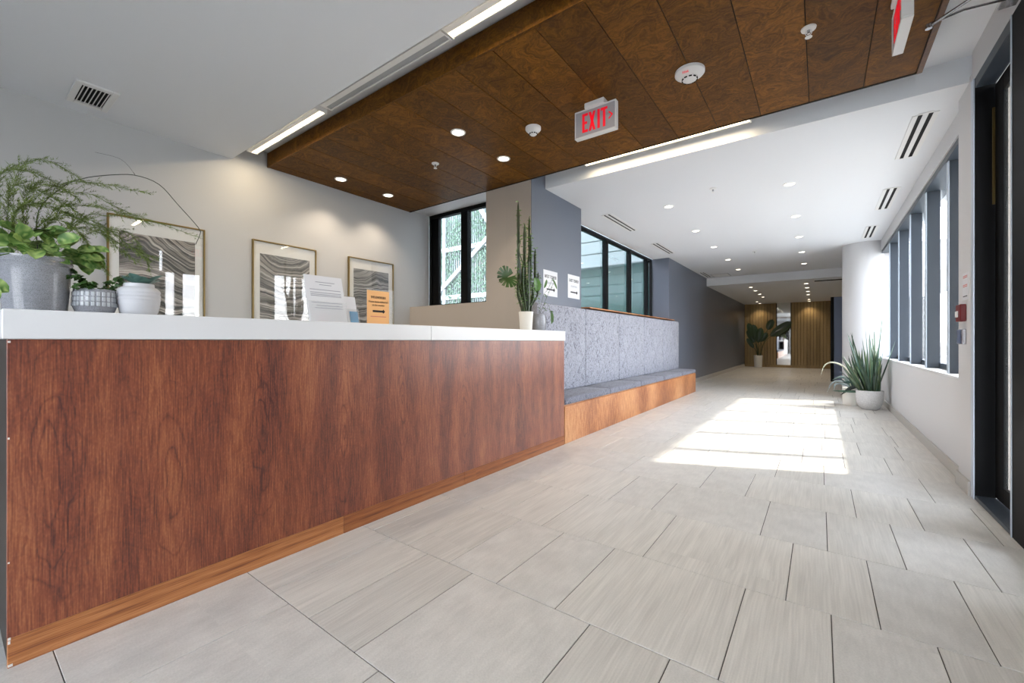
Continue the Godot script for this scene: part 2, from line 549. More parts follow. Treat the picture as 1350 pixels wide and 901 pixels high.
func shell() -> void:
	struct("wall_left", bspan(XP - 0.2, XP, -0.1, 3.1, -4.03, ZB), "wall paint", "pale grey wall behind the reception counter carrying the framed prints", "wall")
	# wall with the reception window: low part and the beige pier
	var s := ST()
	span(s, XP, -3.07, 0.0, 1.455, -4.13, -3.69)
	span(s, -3.07, XG - 0.005, 0.0, 3.0, -4.0, -3.69)
	struct("wall_reception_end", s, "beige paint", "beige wall and pier at the end of the reception area", "wall")
	struct("trim_window_head", bspan(XP, -3.07, 2.74, 3.0, -4.13, -3.7), "white paint", "white head over the window at the end of the reception area", "trim")
	s = ST()
	span(s, XG - 0.34, XG, 0.0, 3.0, -4.83, -3.69)
	span(s, XG - 0.34, XG, 0.0, 1.42, -8.68, -4.83)
	span(s, XG - 0.34, XG, 0.0, 3.0, -12.3, -8.68)
	span(s, XG - 0.34, XG, 0.0, 2.7, ZF, -12.3)
	struct("wall_corridor_left", s, "charcoal paint", "charcoal painted wall along the left of the corridor", "wall")
	struct("baseboard_left", bspan(XG, XG + 0.014, 0.0, 0.1, ZF + 0.01, -8.95, 0.004), "stone trim", "pale baseboard under the charcoal corridor wall", "baseboard")
	var bk := ST()
	span(bk, XP - 0.2, -1.9, -0.1, 3.1, ZB, ZB + 0.2)
	span(bk, 0.75, 1.2, -0.1, 3.1, ZB, ZB + 0.2)
	span(bk, -1.9, 0.75, 2.62, 3.1, ZB, ZB + 0.2)
	struct("wall_back", bk, "wall paint", "plain pale wall behind the viewer around the added window", "wall")
	var bw := thing("window_5", "wide window added behind the viewer to brighten the near room", "window", Vector3.ZERO, "", "structure")  # unseen opening added to let more sky light into the near room
	var fr := ST()
	frame_rect(fr, 2, ZB + 0.12, 0.07, -1.9, 0.75, 0.0, 2.62, 0.06)
	span(fr, -0.46, -0.40, 0.06, 2.56, ZB + 0.05, ZB + 0.12)
	part(bw, "frame", fr, M["black metal"])
	part(bw, "pane", bspan(-1.86, -0.43, 0.05, 2.57, ZB + 0.08, ZB + 0.086), M["window glass"])
	part(bw, "pane", bspan(-0.43, 0.71, 0.05, 2.57, ZB + 0.08, ZB + 0.086), M["window glass"])
	var d := thing("door_2", "dark double door in the wall behind the viewer", "door", Vector3(-2.95, 0, ZB), "", "structure")
	part(d, "frame", bspan(-0.95, 0.95, 0, 2.3, -0.03, 0.01), M["black metal"])
	part(d, "leaf", bspan(-0.88, -0.01, 0.01, 2.22, -0.05, -0.031, 0.004), M["black metal"])
	part(d, "leaf", bspan(0.01, 0.88, 0.01, 2.22, -0.05, -0.031, 0.004), M["black metal"])
	# far end
	s = ST()
	span(s, XG - 0.4, 3.0, -0.1, 3.0, ZF - 0.2, ZF)
	struct("wall_far", s, "dark groove", "wall at the far end of the corridor behind the oak slats", "wall")

func tile_mesh(w: float, d: float, cache: Dictionary) -> ArrayMesh:
	var k := "%.3f %.3f" % [w, d]
	if not cache.has(k):
		var s := ST()
		cbox(s, Vector3(0, -0.006, 0), Vector3(w / 2, 0.006, d / 2), 0.0012)
		cache[k] = done(s)
	return cache[k]

func tile_floor() -> void:
	var fl := struct("floor", bspan(XP - 0.2, XR + 0.2, -0.12, -0.0028, ZF - 0.1, ZB + 0.1), "grout", "pale grey porcelain tiled floor laid in staggered courses", "floor")
	var cache := {}
	var known := {
		0: [-1.633, -1.081], 1: [-1.77, -1.49, -1.21, -0.656, -0.381, -0.1], 2: [-1.353, -1.08, -0.80, -0.243, 0.033, 0.31],
		3: [-1.495, -1.218, -0.665, -0.107, 0.171, 0.45], 4: [-1.645, -1.08, -0.812, -0.25, 0.029, 0.307], 5: [-1.506, -1.236, -0.665, -0.392, 0.168, 0.447],
		6: [-1.655, -1.1, -0.82, -0.27, 0.024, 0.578], 7: [-1.52, -1.24, -0.68, -0.123, 0.16, 0.44], 8: [-1.66, -1.1, -0.82, -0.267, 0.013, 0.29]}
	var pitch := 0.5715
	var r2 := RandomNumberGenerator.new()
	r2.seed = 21
	for k in range(-5, 34):
		var z0 := -0.219 - pitch * k
		var z1 := maxf(z0 - pitch, ZF)
		if z0 - z1 < 0.03: continue
		var xl := -2.01
		if k < 7: xl = XP
		if k > 14: xl = XG
		var xr := 0.79 if z0 > -3.0 else XR
		var cuts: Array = known.get(k, [])
		if cuts.is_empty(): cuts = [-1.7 + r2.randf() * 0.5]
		cuts = cuts.duplicate()
		while cuts[0] > xl + 0.004: cuts.push_front(cuts[0] - (0.557 if r2.randf() < 0.5 else 0.279))
		while cuts[-1] < xr - 0.004: cuts.append(cuts[-1] + (0.557 if r2.randf() < 0.5 else 0.279))
		for i in cuts.size() - 1:
			var a := maxf(cuts[i], xl)
			var b := minf(cuts[i + 1], xr)
			if b - a < 0.006: continue
			put_mesh(fl, "tile", tile_mesh(snappedf(b - a, 0.001) - 0.0034, snappedf(z0 - z1, 0.001) - 0.0034, cache), M["porcelain %d" % r2.randi_range(0, 5)], Transform3D(Basis(), Vector3((a + b) / 2, 0, (z0 + z1) / 2)))

func reception() -> void:
	var t := thing("reception_desk", "long cherry veneer reception counter with a thick white top", "reception desk", Vector3.ZERO)
	part(t, "front_panel", bspan(-2.02, -2.0, 0.09, 1.007, -3.585, -0.123, 0.0015), M["cherry veneer"])
	var z := [-0.123, -1.246, -2.166, -3.585]
	for i in 3:
		part(t, "kick_board", bspan(-2.02, -1.998, 0.0, 0.09, z[i + 1] + 0.0008, z[i] - 0.0008, 0.0015), M["kick board"] if i == 0 else M["worn shaded kick board"])
	for q in [[0.004, 0.012, 0.006, 0.010], [0.074, 0.084, 0.004, 0.005], [0.086, 0.094, 0.007, 0.006], [0.32, 0.325, 0.003, 0.004], [0.70, 0.706, 0.003, 0.004], [0.996, 1.002, 0.006, 0.006]]:
		part(t, "chip", bspan(-1.9995 if q[0] > 0.09 else -1.9975, -1.9971 if q[0] < 0.09 else -1.9992, q[0], q[1], -0.1245 - q[3], -0.1245), M["mat board"])
	part(t, "end_panel", bspan(-2.5, -2.02, 0.0, 1.007, -0.143, -0.126), M["dark laminate"])
	part(t, "back_panel", bspan(-2.52, -2.5, 0.0, 1.007, -3.585, -0.126), M["dark laminate"])
	part(t, "worktop", bspan(-3.1, -2.52, 0.70, 0.735, -3.585, -0.2, 0.003), M["dark laminate"])
	part(t, "work_support", bspan(-3.08, -2.52, 0.0, 0.70, -0.24, -0.2), M["dark laminate"])
	part(t, "countertop", bspan(-2.54, -1.988, 1.0075, 1.10, -1.846, -0.112, 0.003), M["solid surface"])
	part(t, "countertop", bspan(-2.54, -1.988, 1.0075, 1.10, -3.588, -1.8475, 0.003), M["solid surface"])

func banquette() -> void:
	var t := thing("banquette", "built-in banquette bench with patterned blue-grey cushions and a veneered base", "bench", Vector3.ZERO)
	part(t, "base", bspan(XG + 0.002, -2.0, 0.0, 0.366, -8.925, -3.60, 0.003), M["bench veneer"])
	part(t, "seat_batten", bspan(XG + 0.02, -2.015, 0.366, 0.376, -8.9, -3.61), M["bench veneer"])
	var zs := [-3.605, -4.70, -5.77, -6.83, -7.89, -8.925]
	for i in 5:
		var s := ST()
		var zc: float = (zs[i] + zs[i + 1]) / 2
		var hz: float = (zs[i] - zs[i + 1]) / 2 - 0.002
		rbox(s, Vector3(-2.205, 0.411, zc), Vector3(0.21, 0.035, hz), 0.022, 0.004)
		part(t, "seat_cushion", s, M["seat fabric"])
		s = ST()
		rbox(s, Vector3(-2.375, 0.925, zc), Vector3(0.055, 0.475, hz), 0.02, 0.004)
		part(t, "back_cushion", s, M["vine fabric"])
	part(t, "cap_rail", bspan(XG - 0.335, -2.335, 1.421, 1.435, -8.68, -4.84, 0.002), M["bench veneer"])

func ceilings() -> void:
	struct("ceiling", bspan(XP, XR + 0.2, HC, 3.1, -1.6, ZB), "ceiling paint", "lowered white ceiling above the viewer and the near part of the counter", "ceiling")
	var s := ST()
	span(s, XP, XR + 0.2, HU, 3.1, -3.965, -1.6)
	struct("ceiling_upper", s, "ceiling paint", "raised white ceiling above the hung wood canopy", "ceiling")
	s = ST()
	span(s, XG - 0.33, XR + 0.4, HC, 3.1, -12.16, -3.965)
	struct("ceiling_corridor", s, "ceiling paint", "white corridor ceiling with two rows of downlights", "ceiling")
	s = ST()
	span(s, XG - 0.33, 3.0, 2.484, 3.1, ZF, -12.16)
	struct("ceiling_far", s, "ceiling paint", "lowered white ceiling at the far end of the corridor", "ceiling")
	# wood canopy
	var t := thing("ceiling_canopy", "hung brown burl wood ceiling canopy made of long panels", "ceiling", Vector3.ZERO, "", "structure")
	part(t, "core", bspan(XP + 0.003, 0.51, HW + 0.006, 2.846, -3.68, -1.93), M["dark groove"])
	var xs := [XP + 0.003]
	for k in range(15, -1, -1):
		xs.append(0.235 - 0.2978 * k)
	xs.append(0.492)
	for i in xs.size() - 1:
		var w: float = xs[i + 1] - xs[i]
		if w < 0.02: continue
		part(t, "panel", bspan(xs[i] + 0.0022, xs[i + 1] - 0.0022, HW, HW + 0.012, -3.672, -1.925, 0.0012), M["burl veneer %d" % ((i * 3) % 4)])
	part(t, "edge_strip", bspan(0.496, 0.523, HW - 0.004, 2.846, -3.69, -1.905, 0.001), M["canopy edge"])
	part(t, "edge_strip", bspan(XP + 0.003, 0.523, HW - 0.003, HW + 0.03, -3.69, -3.677, 0.001), M["dark groove"])
	part(t, "fascia_board", bspan(XP + 0.003, -2.469, HW - 0.002, 2.846, -1.923, -1.905, 0.001), M["burl veneer 0"])
	part(t, "fascia_board", bspan(-2.465, 0.523, HW - 0.002, 2.846, -1.923, -1.905, 0.001), M["burl veneer 1"])

func frame_rect(s: SurfaceTool, ax: int, p: float, d: float, u0: float, u1: float, y0: float, y1: float, w: float) -> void:
	# a rectangular frame in a plane across x (ax 0) or z (ax 2); d is its depth
	for q in [[u0, u1, y0, y0 + w], [u0, u1, y1 - w, y1], [u0, u0 + w, y0 + w, y1 - w], [u1 - w, u1, y0 + w, y1 - w]]:
		if ax == 0: span(s, p - d, p, q[2], q[3], q[0], q[1], 0.002)
		else: span(s, q[0], q[1], q[2], q[3], p - d, p, 0.002)

func left_windows() -> void:
	var t := thing("window_1", "black framed two-light window at the end of the reception area", "window", Vector3.ZERO, "", "structure")
	var z := -4.03
	var s := ST()
	frame_rect(s, 2, z, 0.07, XP, -3.0, 1.455, 2.74, 0.05)
	span(s, XP + 0.05, XP + 0.165, 1.505, 2.69, z - 0.07, z - 0.02)
	part(t, "frame", s, M["black metal"])
	part(t, "mullion", bspan(-3.775, -3.66, 1.505, 2.69, z - 0.07, z + 0.01, 0.003), M["black metal"])
	part(t, "pane", bspan(-4.22, -3.775, 1.5, 2.69, z - 0.045, z - 0.039), M["window glass"])
	part(t, "pane", bspan(-3.66, -3.05, 1.5, 2.69, z - 0.045, z - 0.039), M["window glass"])
	t = thing("window_2", "black framed three-light window above the banquette", "window", Vector3.ZERO, "", "structure")
	var x := XG - 0.34
	s = ST()
	frame_rect(s, 0, x, 0.07, -8.68, -4.83, 1.435, 2.69, 0.05)
	part(t, "frame", s, M["black metal"])
	var zs := [-4.88, -5.36, -6.40, -7.44, -8.37, -8.63]
	for k in [1, 2, 3, 4]:
		part(t, "mullion", bspan(x - 0.06, x + 0.012, 1.485, 2.64, zs[k] - 0.045, zs[k] + 0.045, 0.003), M["black metal"])
	for k in 5:
		part(t, "pane", bspan(x - 0.045, x - 0.039, 1.48, 2.645, zs[k + 1] + 0.02, zs[k] - 0.02), M["tinted glass"])

func right_side() -> void:
	var s := ST()
	span(s, XR, XR + 0.2, 0.0, 0.722, -9.3, -4.2)
	span(s, XR, XR + 0.2, 2.52, 2.9, -9.3, -4.2)
	struct("wall_right", s, "white paint", "white wall below and above the corridor windows", "wall")
	struct("baseboard_right", bspan(XR - 0.016, XR, 0.0, 0.09, -9.29, -4.235, 0.004), "stone trim", "grey baseboard under the corridor windows", "baseboard")
	struct("wall_pier_right", bspan(0.785, 0.90, 0.0, 2.72, -4.235, -3.93, 0.002), "white paint", "narrow white pier between corridor windows and glass door", "wall")
	struct("baseboard_pier", bspan(0.771, 0.785, 0.0, 0.095, -4.25, -3.94, 0.003), "stone trim", "short grey baseboard under the white pier beside the door", "baseboard")
	s = ST()
	span(s, 0.79, XR + 0.2, 2.665, 3.0, -3.93, -2.33)
	struct("wall_door_head", s, "white paint", "white wall above the glass entrance door", "wall")
	struct("wall_right_end", bspan(0.705, XR + 0.3, 0.0, 2.7, -9.75, -9.3), "white paint", "white return of wall at the far end of the corridor windows", "wall")
	s = ST()
	lathe(s, Vector3(0.65, 0, -9.55), [Vector2(0.33, 0), Vector2(0.33, HC)], 64)
	struct("column", s, "white paint", "round white column beside the snake plant", "column")
	struct("wall_right_far", bspan(0.95, 1.15, 0.0, 2.75, ZF, -9.75), "white paint", "white corridor wall beyond the round column", "wall")
	# corridor window with deep fins
	var t := thing("window_3", "corridor window band with deep slate-blue vertical fins", "window", Vector3.ZERO, "", "structure")
	part(t, "sill", bspan(0.812, 1.03, 0.722, 0.74, -9.3, -4.236, 0.003), M["solid surface"])
	part(t, "head", bspan(0.83, 1.02, 2.47, 2.52, -9.3, -4.236, 0.002), M["slate metal"])
	part(t, "rail", bspan(0.935, 1.0, 0.74, 0.79, -9.3, -4.236, 0.002), M["slate metal"])
	part(t, "shadow_gap_strip", bspan(0.702, 0.722, 0.0, 2.68, -9.31, -9.285, 0.001), M["slate metal"])  # dark strip standing in for the shadow gap between column and wall
	var z := -4.32
	var i := 0
	while z > -9.4:
		var zz := -4.88 - 0.892 * (i - 1) if i > 0 else -4.29
		z = zz
		if zz > -9.29:
			part(t, "fin", bspan(0.848, 0.944, 0.74, 2.47, zz - 0.028, zz + 0.028, 0.002), M["slate metal"])
			part(t, "fin_nosing", bspan(0.842, 0.848, 0.74, 2.47, zz - 0.03, zz + 0.03, 0.001), M["pale metal"])
			var zn := -4.88 - 0.892 * i
			part(t, "pane", bspan(0.95, 0.956, 0.78, 2.48, maxf(zn, -9.29) + 0.02, zz - 0.02), M["window glass"])
		i += 1
	# entrance door
	t = thing("door_1", "dark framed glass entrance door at the right edge", "door", Vector3.ZERO, "", "structure")
	part(t, "jamb", bspan(0.79, 0.88, 0.0, 2.665, -3.93, -3.87, 0.002), M["black metal"])
	part(t, "jamb_edge", bspan(0.783, 0.79, 0.0, 2.665, -3.928, -3.875, 0.001), M["pale metal"])
	part(t, "jamb", bspan(0.79, 0.88, 0.0, 2.665, -3.235, -2.95, 0.002), M["black metal"])
	part(t, "jamb_edge", bspan(0.786, 0.789, 0.0, 2.665, -3.246, -3.228, 0.001), M["pale metal"])
	part(t, "head", bspan(0.79, 0.88, 2.60, 2.665, -3.87, -3.235, 0.002), M["slate metal"])
	part(t, "threshold", bspan(0.79, 0.92, 0.0, 0.028, -3.87, -3.235, 0.003), M["slate metal"])
	s = ST()
	span(s, 0.874, 0.894, 0.035, 2.59, -3.862, -3.72, 0.002)
	span(s, 0.874, 0.894, 0.035, 2.59, -3.34, -3.245, 0.002)
	span(s, 0.874, 0.894, 0.035, 0.13, -3.72, -3.34, 0.002)
	span(s, 0.874, 0.894, 2.49, 2.59, -3.72, -3.34, 0.002)
	var leaf := part(t, "leaf_frame", s, M["black metal"])
	part(leaf, "pane", bspan(0.882, 0.886, 0.12, 2.5, -3.73, -3.33), M["window glass"])
	part(leaf, "hinge", bspan(0.862, 0.874, 1.85, 2.45, -3.868, -3.858, 0.001), M["bronze"])
	# glazed shopfront nearer than the door
	t = thing("window_4", "dark framed full-height sidelight next to the entrance door", "window", Vector3.ZERO, "", "structure")
	part(t, "rail", bspan(0.80, 0.93, 0.0, 0.08, -2.95, -2.40, 0.002), M["black metal"])
	part(t, "rail", bspan(0.80, 0.93, 2.27, 2.665, -2.95, -2.40, 0.002), M["black metal"])
	var zs := [-2.97, -2.625, -2.37]
	for k in range(1, 3):
		part(t, "mullion", bspan(0.80, 0.93, 0.08, 2.27, zs[k] - 0.05, zs[k] + 0.05, 0.002), M["black metal"])
	for k in 2:
		part(t, "pane", bspan(0.86, 0.867, 0.08, 2.27, zs[k] + 0.05, zs[k + 1] - 0.05), M["window glass"])
	struct("wall_right_near", bspan(0.79, XR + 0.2, 0.0, 3.1, -2.33, ZB), "white paint", "white wall running back past the viewer from the glazing", "wall")
	# door closer
	t = thing("door_closer", "silver door closer with a long jointed arm above the glass door", "door closer", Vector3(0.78, 2.66, -3.0))
	part(t, "bracket", bspan(-0.055, 0.008, 0.015, 0.026, -0.17, -0.02, 0.002), M["steel"])
	part(t, "bracket_flange", bspan(0.0, 0.009, 0.026, 0.09, -0.17, -0.02, 0.002), M["steel"])
	s = ST()
	span(s, -0.06, 0.009, 0.03, 0.1, 0.0, 0.32, 0.006)
	part(t, "closer_body", s, M["white plastic"])
	s = ST()
	tube(s, [Vector3(-0.33, -0.045, 0.0), Vector3(-0.04, 0.03, 0.14)], [0.0075], 10)
	lathe(s, Vector3(-0.33, -0.056, 0.0), [Vector2(0, 0), Vector2(0.014, 0), Vector2(0.014, 0.02), Vector2(0, 0.02)], 16)
	part(t, "arm", s, M["steel"])
	s = ST()
	tube(s, [Vector3(-0.33, -0.033, 0.0), Vector3(-0.2, 0.0, -0.03), Vector3(-0.05, 0.012, -0.08)], [0.006], 8)
	part(t, "link_arm", s, M["steel"])
	# things on the pier
	t = thing("fire_alarm_pull", "small red fire alarm pull station on the white pier", "fire alarm", Vector3(0.785, 1.135, -4.085))
	part(t, "body", bspan(-0.03, 0.0, 0.0, 0.115, -0.065, 0.05, 0.004), M["red plastic"])
	part(t, "handle", bspan(-0.036, -0.03, 0.03, 0.07, -0.05, 0.0, 0.001), M["white plastic"])
	t = thing("card_reader", "dark card reader below the red alarm station", "card reader", Vector3(0.785, 0.98, -4.085))
	part(t, "body", bspan(-0.022, 0.0, 0.0, 0.105, -0.06, 0.05, 0.004), M["steel"])
	part(t, "face", bspan(-0.026, -0.022, 0.006, 0.098, -0.056, 0.02, 0.002), M["door blue"])
	t = thing("notice_label", "small white notice with faint red lines above the alarm station", "notice", Vector3(0.785, 1.28, -4.065))
	part(t, "sheet", bspan(-0.0015, -0.0002, 0.0, 0.18, -0.06, 0.08), M["paper"])
	for q in [[0.155, "pale red ink"], [0.145, "pale red ink"], [0.095, "pale red ink"], [0.085, "pale red ink"], [0.02, "ink"]]:
		part(t, "print_line", bspan(-0.0021, -0.0016, q[0], q[0] + 0.006, -0.045, 0.055), M[q[1]])

func far_end() -> void:
	var wall: Node = get_node("wall_far")
	var x := XG + 0.004
	var i := 0
	while x < 0.94:
		var x1 := minf(x + 0.098, 0.945)
		if not (x1 > -1.345 and x < -0.9):
			part(wall, "slat", bspan(x + 0.004, x1 - 0.004, 0.1, 2.484, ZF, ZF + 0.03 + 0.004 * (i % 2), 0.003), M["oak slat"])
		x = x1
		i += 1
	struct("baseboard_far", bspan(XG + 0.015, 0.94, 0.0, 0.1, ZF, ZF + 0.04, 0.004), "oak slat", "wood baseboard under the oak slat wall", "baseboard")
	var t := thing("wall_mirror", "tall narrow mirror set between the oak slats at the corridor end", "mirror", Vector3(-1.1225, 0.1, ZF))
	part(t, "glass", bspan(-0.222, 0.222, 0.0, 2.384, 0.0, 0.03, 0.002), M["mirror glass"])
	t = thing("open_door", "tall dark blue door standing open beyond the round column", "door", Vector3(0.40, 0, -13.2))
	part(t, "leaf", bspan(-0.12, 0.50, 0.01, 2.11, -0.02, 0.025, 0.003), M["door blue"])
	part(t, "frame", bspan(-0.185, -0.12, 0.0, 2.11, -0.05, 0.05, 0.003), M["black metal"])

func spot(parent: Node, at: Vector3, energy: float, angle: float, col: Color) -> void:
	var l := SpotLight3D.new()
	l.name = "lamp_light"
	l.light_energy = energy
	l.light_color = col
	l.spot_range = 30.0
	l.spot_attenuation = 2.0
	l.spot_angle = angle
	l.spot_angle_attenuation = 0.7
	l.light_size = 0.04
	l.shadow_enabled = true
	l.position = at
	l.rotation = Vector3(-PI / 2, 0, 0)
	parent.add_child(l, true)

func strip(label: String, x0: float, x1: float, lit: bool, z: float, y: float, energy: float, group := "") -> void:
	var t := thing("strip_light", label, "strip light", Vector3((x0 + x1) / 2, y, z), group)
	var h := (x1 - x0) / 2
	var s := ST()
	span(s, -h, h, 0.0, 0.055, 0.005, 0.045, 0.001)
	span(s, -h, h, 0.0, 0.055, -0.045, -0.035, 0.001)
	span(s, -h, h, 0.055, HU - y - 0.001, -0.045, 0.045, 0.001)
	part(t, "housing", s, M["white plastic"])
	for sg in [-1.0, 1.0]:
		part(t, "end_cap", bspan(sg * h - 0.004, sg * h + 0.004, -0.003, 0.058, -0.048, 0.048, 0.001), M["white plastic"])
	part(t, "lens", bspan(-h + 0.006, h - 0.006, 0.004, 0.03, -0.034, 0.004, 0.002), M["warm tube"] if lit else M["unlit lens"])
	if lit:
		var l := AreaLight3D.new()
		l.name = "lamp_light"
		l.area_size = Vector2(h * 2 - 0.02, 0.036)
		l.light_energy = energy
		l.light_color = Color(1.0, 0.91, 0.76)
		l.area_range = 30.0
		l.area_attenuation = 2.0
		l.shadow_enabled = true
		l.position = Vector3(0, 0.001, -0.015)
		l.rotation = Vector3(-PI / 2, 0, 0)
		t.add_child(l, true)

func lamps() -> void:
	strip("lit strip light in the ceiling slot nearest the picture wall", -4.20, -3.03, true, -1.70, 2.735, 0.6)
	strip("unlit strip light in the ceiling slot between two lit ones", -2.955, -1.71, false, -1.70, 2.735, 0.0)
	strip("lit strip light in the ceiling slot cut by the top of the frame", -1.69, -0.45, true, -1.70, 2.735, 0.6)
	strip("lit cove strip behind the far edge of the wood canopy", -1.90, -0.45, true, -3.83, 2.772, 0.4)
	var proto: Node3D = null
	var sets := [
		[HW, [[-2.385, -2.51], [-2.385, -3.12], [-4.07, -2.503], [-4.07, -3.105]], "downlights in the wood canopy", "wood"],
		[HC, [[-1.525, -5.39], [-0.265, -5.39], [-1.525, -6.82], [-0.265, -6.82], [-1.525, -8.17], [-0.27, -8.19], [-1.525, -9.61], [-0.275, -9.61], [-1.54, -11.05], [-0.277, -11.05]], "downlights in the corridor ceiling", "corridor"],
		[2.484, [[-1.523, -13.12], [-1.52, -14.1], [-1.523, -15.2], [-1.535, -16.25], [-1.9, -18.05], [-1.89, -18.9], [-0.283, -13.12], [-0.287, -14.12], [-0.29, -15.2], [-0.299, -16.25], [-0.31, -18.1], [-0.318, -18.95]], "downlights in the lowered far ceiling", "far"]]
	for q in sets:
		var n := 0
		for p: Array in q[1]:
			var label := ""
			match q[3]:
				"wood": label = ["downlight in the wood canopy above the counter, nearer of its pair", "downlight in the wood canopy above the counter, farther of its pair", "downlight in the wood canopy nearest the picture wall, nearer of its pair", "downlight in the wood canopy nearest the reception window corner"][n]
				"corridor": label = "%s downlight from the wood canopy in the %s row of the corridor ceiling" % [["first", "second", "third", "fourth", "fifth"][n / 2], ["bench side", "window side"][n % 2]]
				"far": label = "%s downlight in the %s row of the lowered far ceiling" % [["first", "second", "third", "fourth", "fifth", "sixth"][n % 6], ["charcoal wall side", "column side"][n / 6]]
			var t := thing("downlight", label, "downlight", Vector3(p[0], q[0], p[1]), q[2])
			var s := ST()
			lathe(s, Vector3.ZERO, [Vector2(0.046, -0.001), Vector2(0.049, -0.006), Vector2(0.060, -0.004), Vector2(0.062, 0.0)], 28)
			part(t, "trim_ring", s, M["white plastic"])
			s = ST()
			lathe(s, Vector3.ZERO, [Vector2(0.0, -0.004), Vector2(0.042, -0.004), Vector2(0.047, -0.001)], 28)
			part(t, "lens", s, M["downlight lens"])
			spot(t, Vector3(0, -0.012, 0), {"wood": 0.55, "corridor": 0.35, "far": 0.38}[q[3]], 55.0, Color(1.0, 0.92, 0.82))
			n += 1

func ceiling_fittings() -> void:
	# smoke detectors
	for q in [[-1.849, -2.81, 0.062, "smaller white smoke detector on the wood canopy beside the exit sign"], [-0.665, -2.81, 0.088, "larger white smoke detector in the middle of the wood canopy"]]:
		var r: float = q[2]
		var t := thing("smoke_detector", q[3], "smoke detector", Vector3(q[0], HW, q[1]))
		var s := ST()
		lathe(s, Vector3.ZERO, [Vector2(0, 0), Vector2(r, 0), Vector2(r, -0.016), Vector2(r * 0.94, -0.022), Vector2(r * 0.60, -0.042), Vector2(r * 0.55, -0.042)], 40)
		part(t, "base", s, M["white plastic"])
		s = ST()
		lathe(s, Vector3.ZERO, [Vector2(r * 0.56, -0.041), Vector2(r * 0.52, -0.05), Vector2(r * 0.30, -0.062), Vector2(0, -0.064)], 32)
		part(t, "chamber", s, M["white plastic"])
		s = ST()
		for k in 10:
			var a := TAU * k / 10.0
			cbox(s, Vector3(cos(a), 0, sin(a)) * r * 0.50 + Vector3(0, -0.0515, 0), Vector3(0.003, 0.003, r * 0.10), 0.0, Basis(UP, -a))
		part(t, "sensor_slots", s, M["black hole"])
		if r > 0.07:
			text(t, "lettering", "FIRE", 0.013, M["exit red"], Vector3(-0.008, -0.034, 0.068), Basis(Vector3.RIGHT, deg_to_rad(28.0) ), 0.0008, true)
	# sprinklers
	for q in [[-2.976, HW, -2.817, "white sprinkler on the wood canopy between the four downlights"], [-0.05, HW, -2.807, "white sprinkler on the wood canopy near the ceiling-hung exit sign"], [-0.95, HC, -5.04, "sprinkler on the corridor ceiling just beyond the cove"], [-0.983, HC, -9.0, "sprinkler far along the corridor ceiling between the downlight rows"]]:
		var t := thing("sprinkler", q[3], "sprinkler", Vector3(q[0], q[1], q[2]))
		var s := ST()
		lathe(s, Vector3.ZERO, [Vector2(0.036, 0), Vector2(0.034, -0.007), Vector2(0.016, -0.011), Vector2(0.008, -0.012)], 24)
		part(t, "escutcheon", s, M["white plastic"])
		s = ST()
		lathe(s, Vector3.ZERO, [Vector2(0.007, -0.01), Vector2(0.007, -0.03), Vector2(0.0, -0.03)], 12)
		part(t, "body", s, M["steel"])
		s = ST()
		tube(s, [Vector3(-0.012, -0.012, 0), Vector3(-0.014, -0.03, 0), Vector3(0, -0.045, 0), Vector3(0.014, -0.03, 0), Vector3(0.012, -0.012, 0)], [0.0022], 6)
		part(t, "frame_arms", s, M["white plastic"])
		s = ST()
		lathe(s, Vector3.ZERO, [Vector2(0, -0.045), Vector2(0.017, -0.047), Vector2(0.017, -0.049), Vector2(0, -0.049)], 18)
		part(t, "deflector", s, M["white plastic"])
	# exit signs
	exit_sign("red-lettered exit sign hung under the middle of the wood canopy", Vector3(-1.29, 2.675, -2.774), 0.0)
	exit_sign("red-lettered exit sign seen edge-on at the top of the frame", Vector3(0.325, 2.69, -2.79), -PI / 2)
	# linear diffusers
	for q in [[-2.29, HC, -5.74, 1.0, 0.0, "two-slot air diffuser over the banquette window, first from the canopy"], [-2.29, HC, -7.77, 1.0, 0.0, "two-slot air diffuser over the banquette window, second from the canopy"],
			[-2.33, HC, -11.45, 0.9, 0.0, "air diffuser near the charcoal wall just before the lowered ceiling"], [0.632, HC, -4.77, 0.92, 0.0, "two-slot air diffuser over the corridor windows, nearest the door"],
			[0.64, HC, -6.64, 0.9, 0.0, "two-slot air diffuser over the corridor windows, second from the door"], [0.62, HC, -8.47, 0.85, 0.0, "two-slot air diffuser over the corridor windows, nearest the column"]]:
		var t := thing("air_diffuser", q[5], "air diffuser", Vector3(q[0], q[1], q[2]), "linear air diffusers in the ceilings")
		t.rotation.y = q[4]
		var h: float = q[3] / 2
		var s := ST()
		for k in [-0.058, 0.0, 0.058]:
			span(s, k - 0.016, k + 0.016, -0.006, 0.0, -h, h, 0.001)
		span(s, -0.042, 0.042, -0.006, 0.0, -h - 0.02, -h, 0.001)
		span(s, -0.042, 0.042, -0.006, 0.0, h, h + 0.02, 0.001)
		part(t, "frame", s, M["white plastic"])
		part(t, "slot", bspan(-0.042, -0.016, -0.003, -0.0005, -h, h), M["black hole"])
		part(t, "slot", bspan(0.016, 0.042, -0.003, -0.0005, -h, h), M["black hole"])
	var rs := thing("return_air_slot", "wide dark return air slot across the lowered far ceiling beside the column", "vent", Vector3(0.30, 2.484, -12.7))
	var sl := ST()
	for q in [[-0.44, 0.44, -0.16, -0.13], [-0.44, 0.44, 0.13, 0.16], [-0.44, -0.41, -0.13, 0.13], [0.41, 0.44, -0.13, 0.13]]:
		span(sl, q[0], q[1], -0.006, 0.0, q[2], q[3], 0.001)
	part(rs, "frame", sl, M["white plastic"])
	part(rs, "opening", bspan(-0.41, 0.41, -0.002, -0.0005, -0.13, 0.13), M["black hole"])
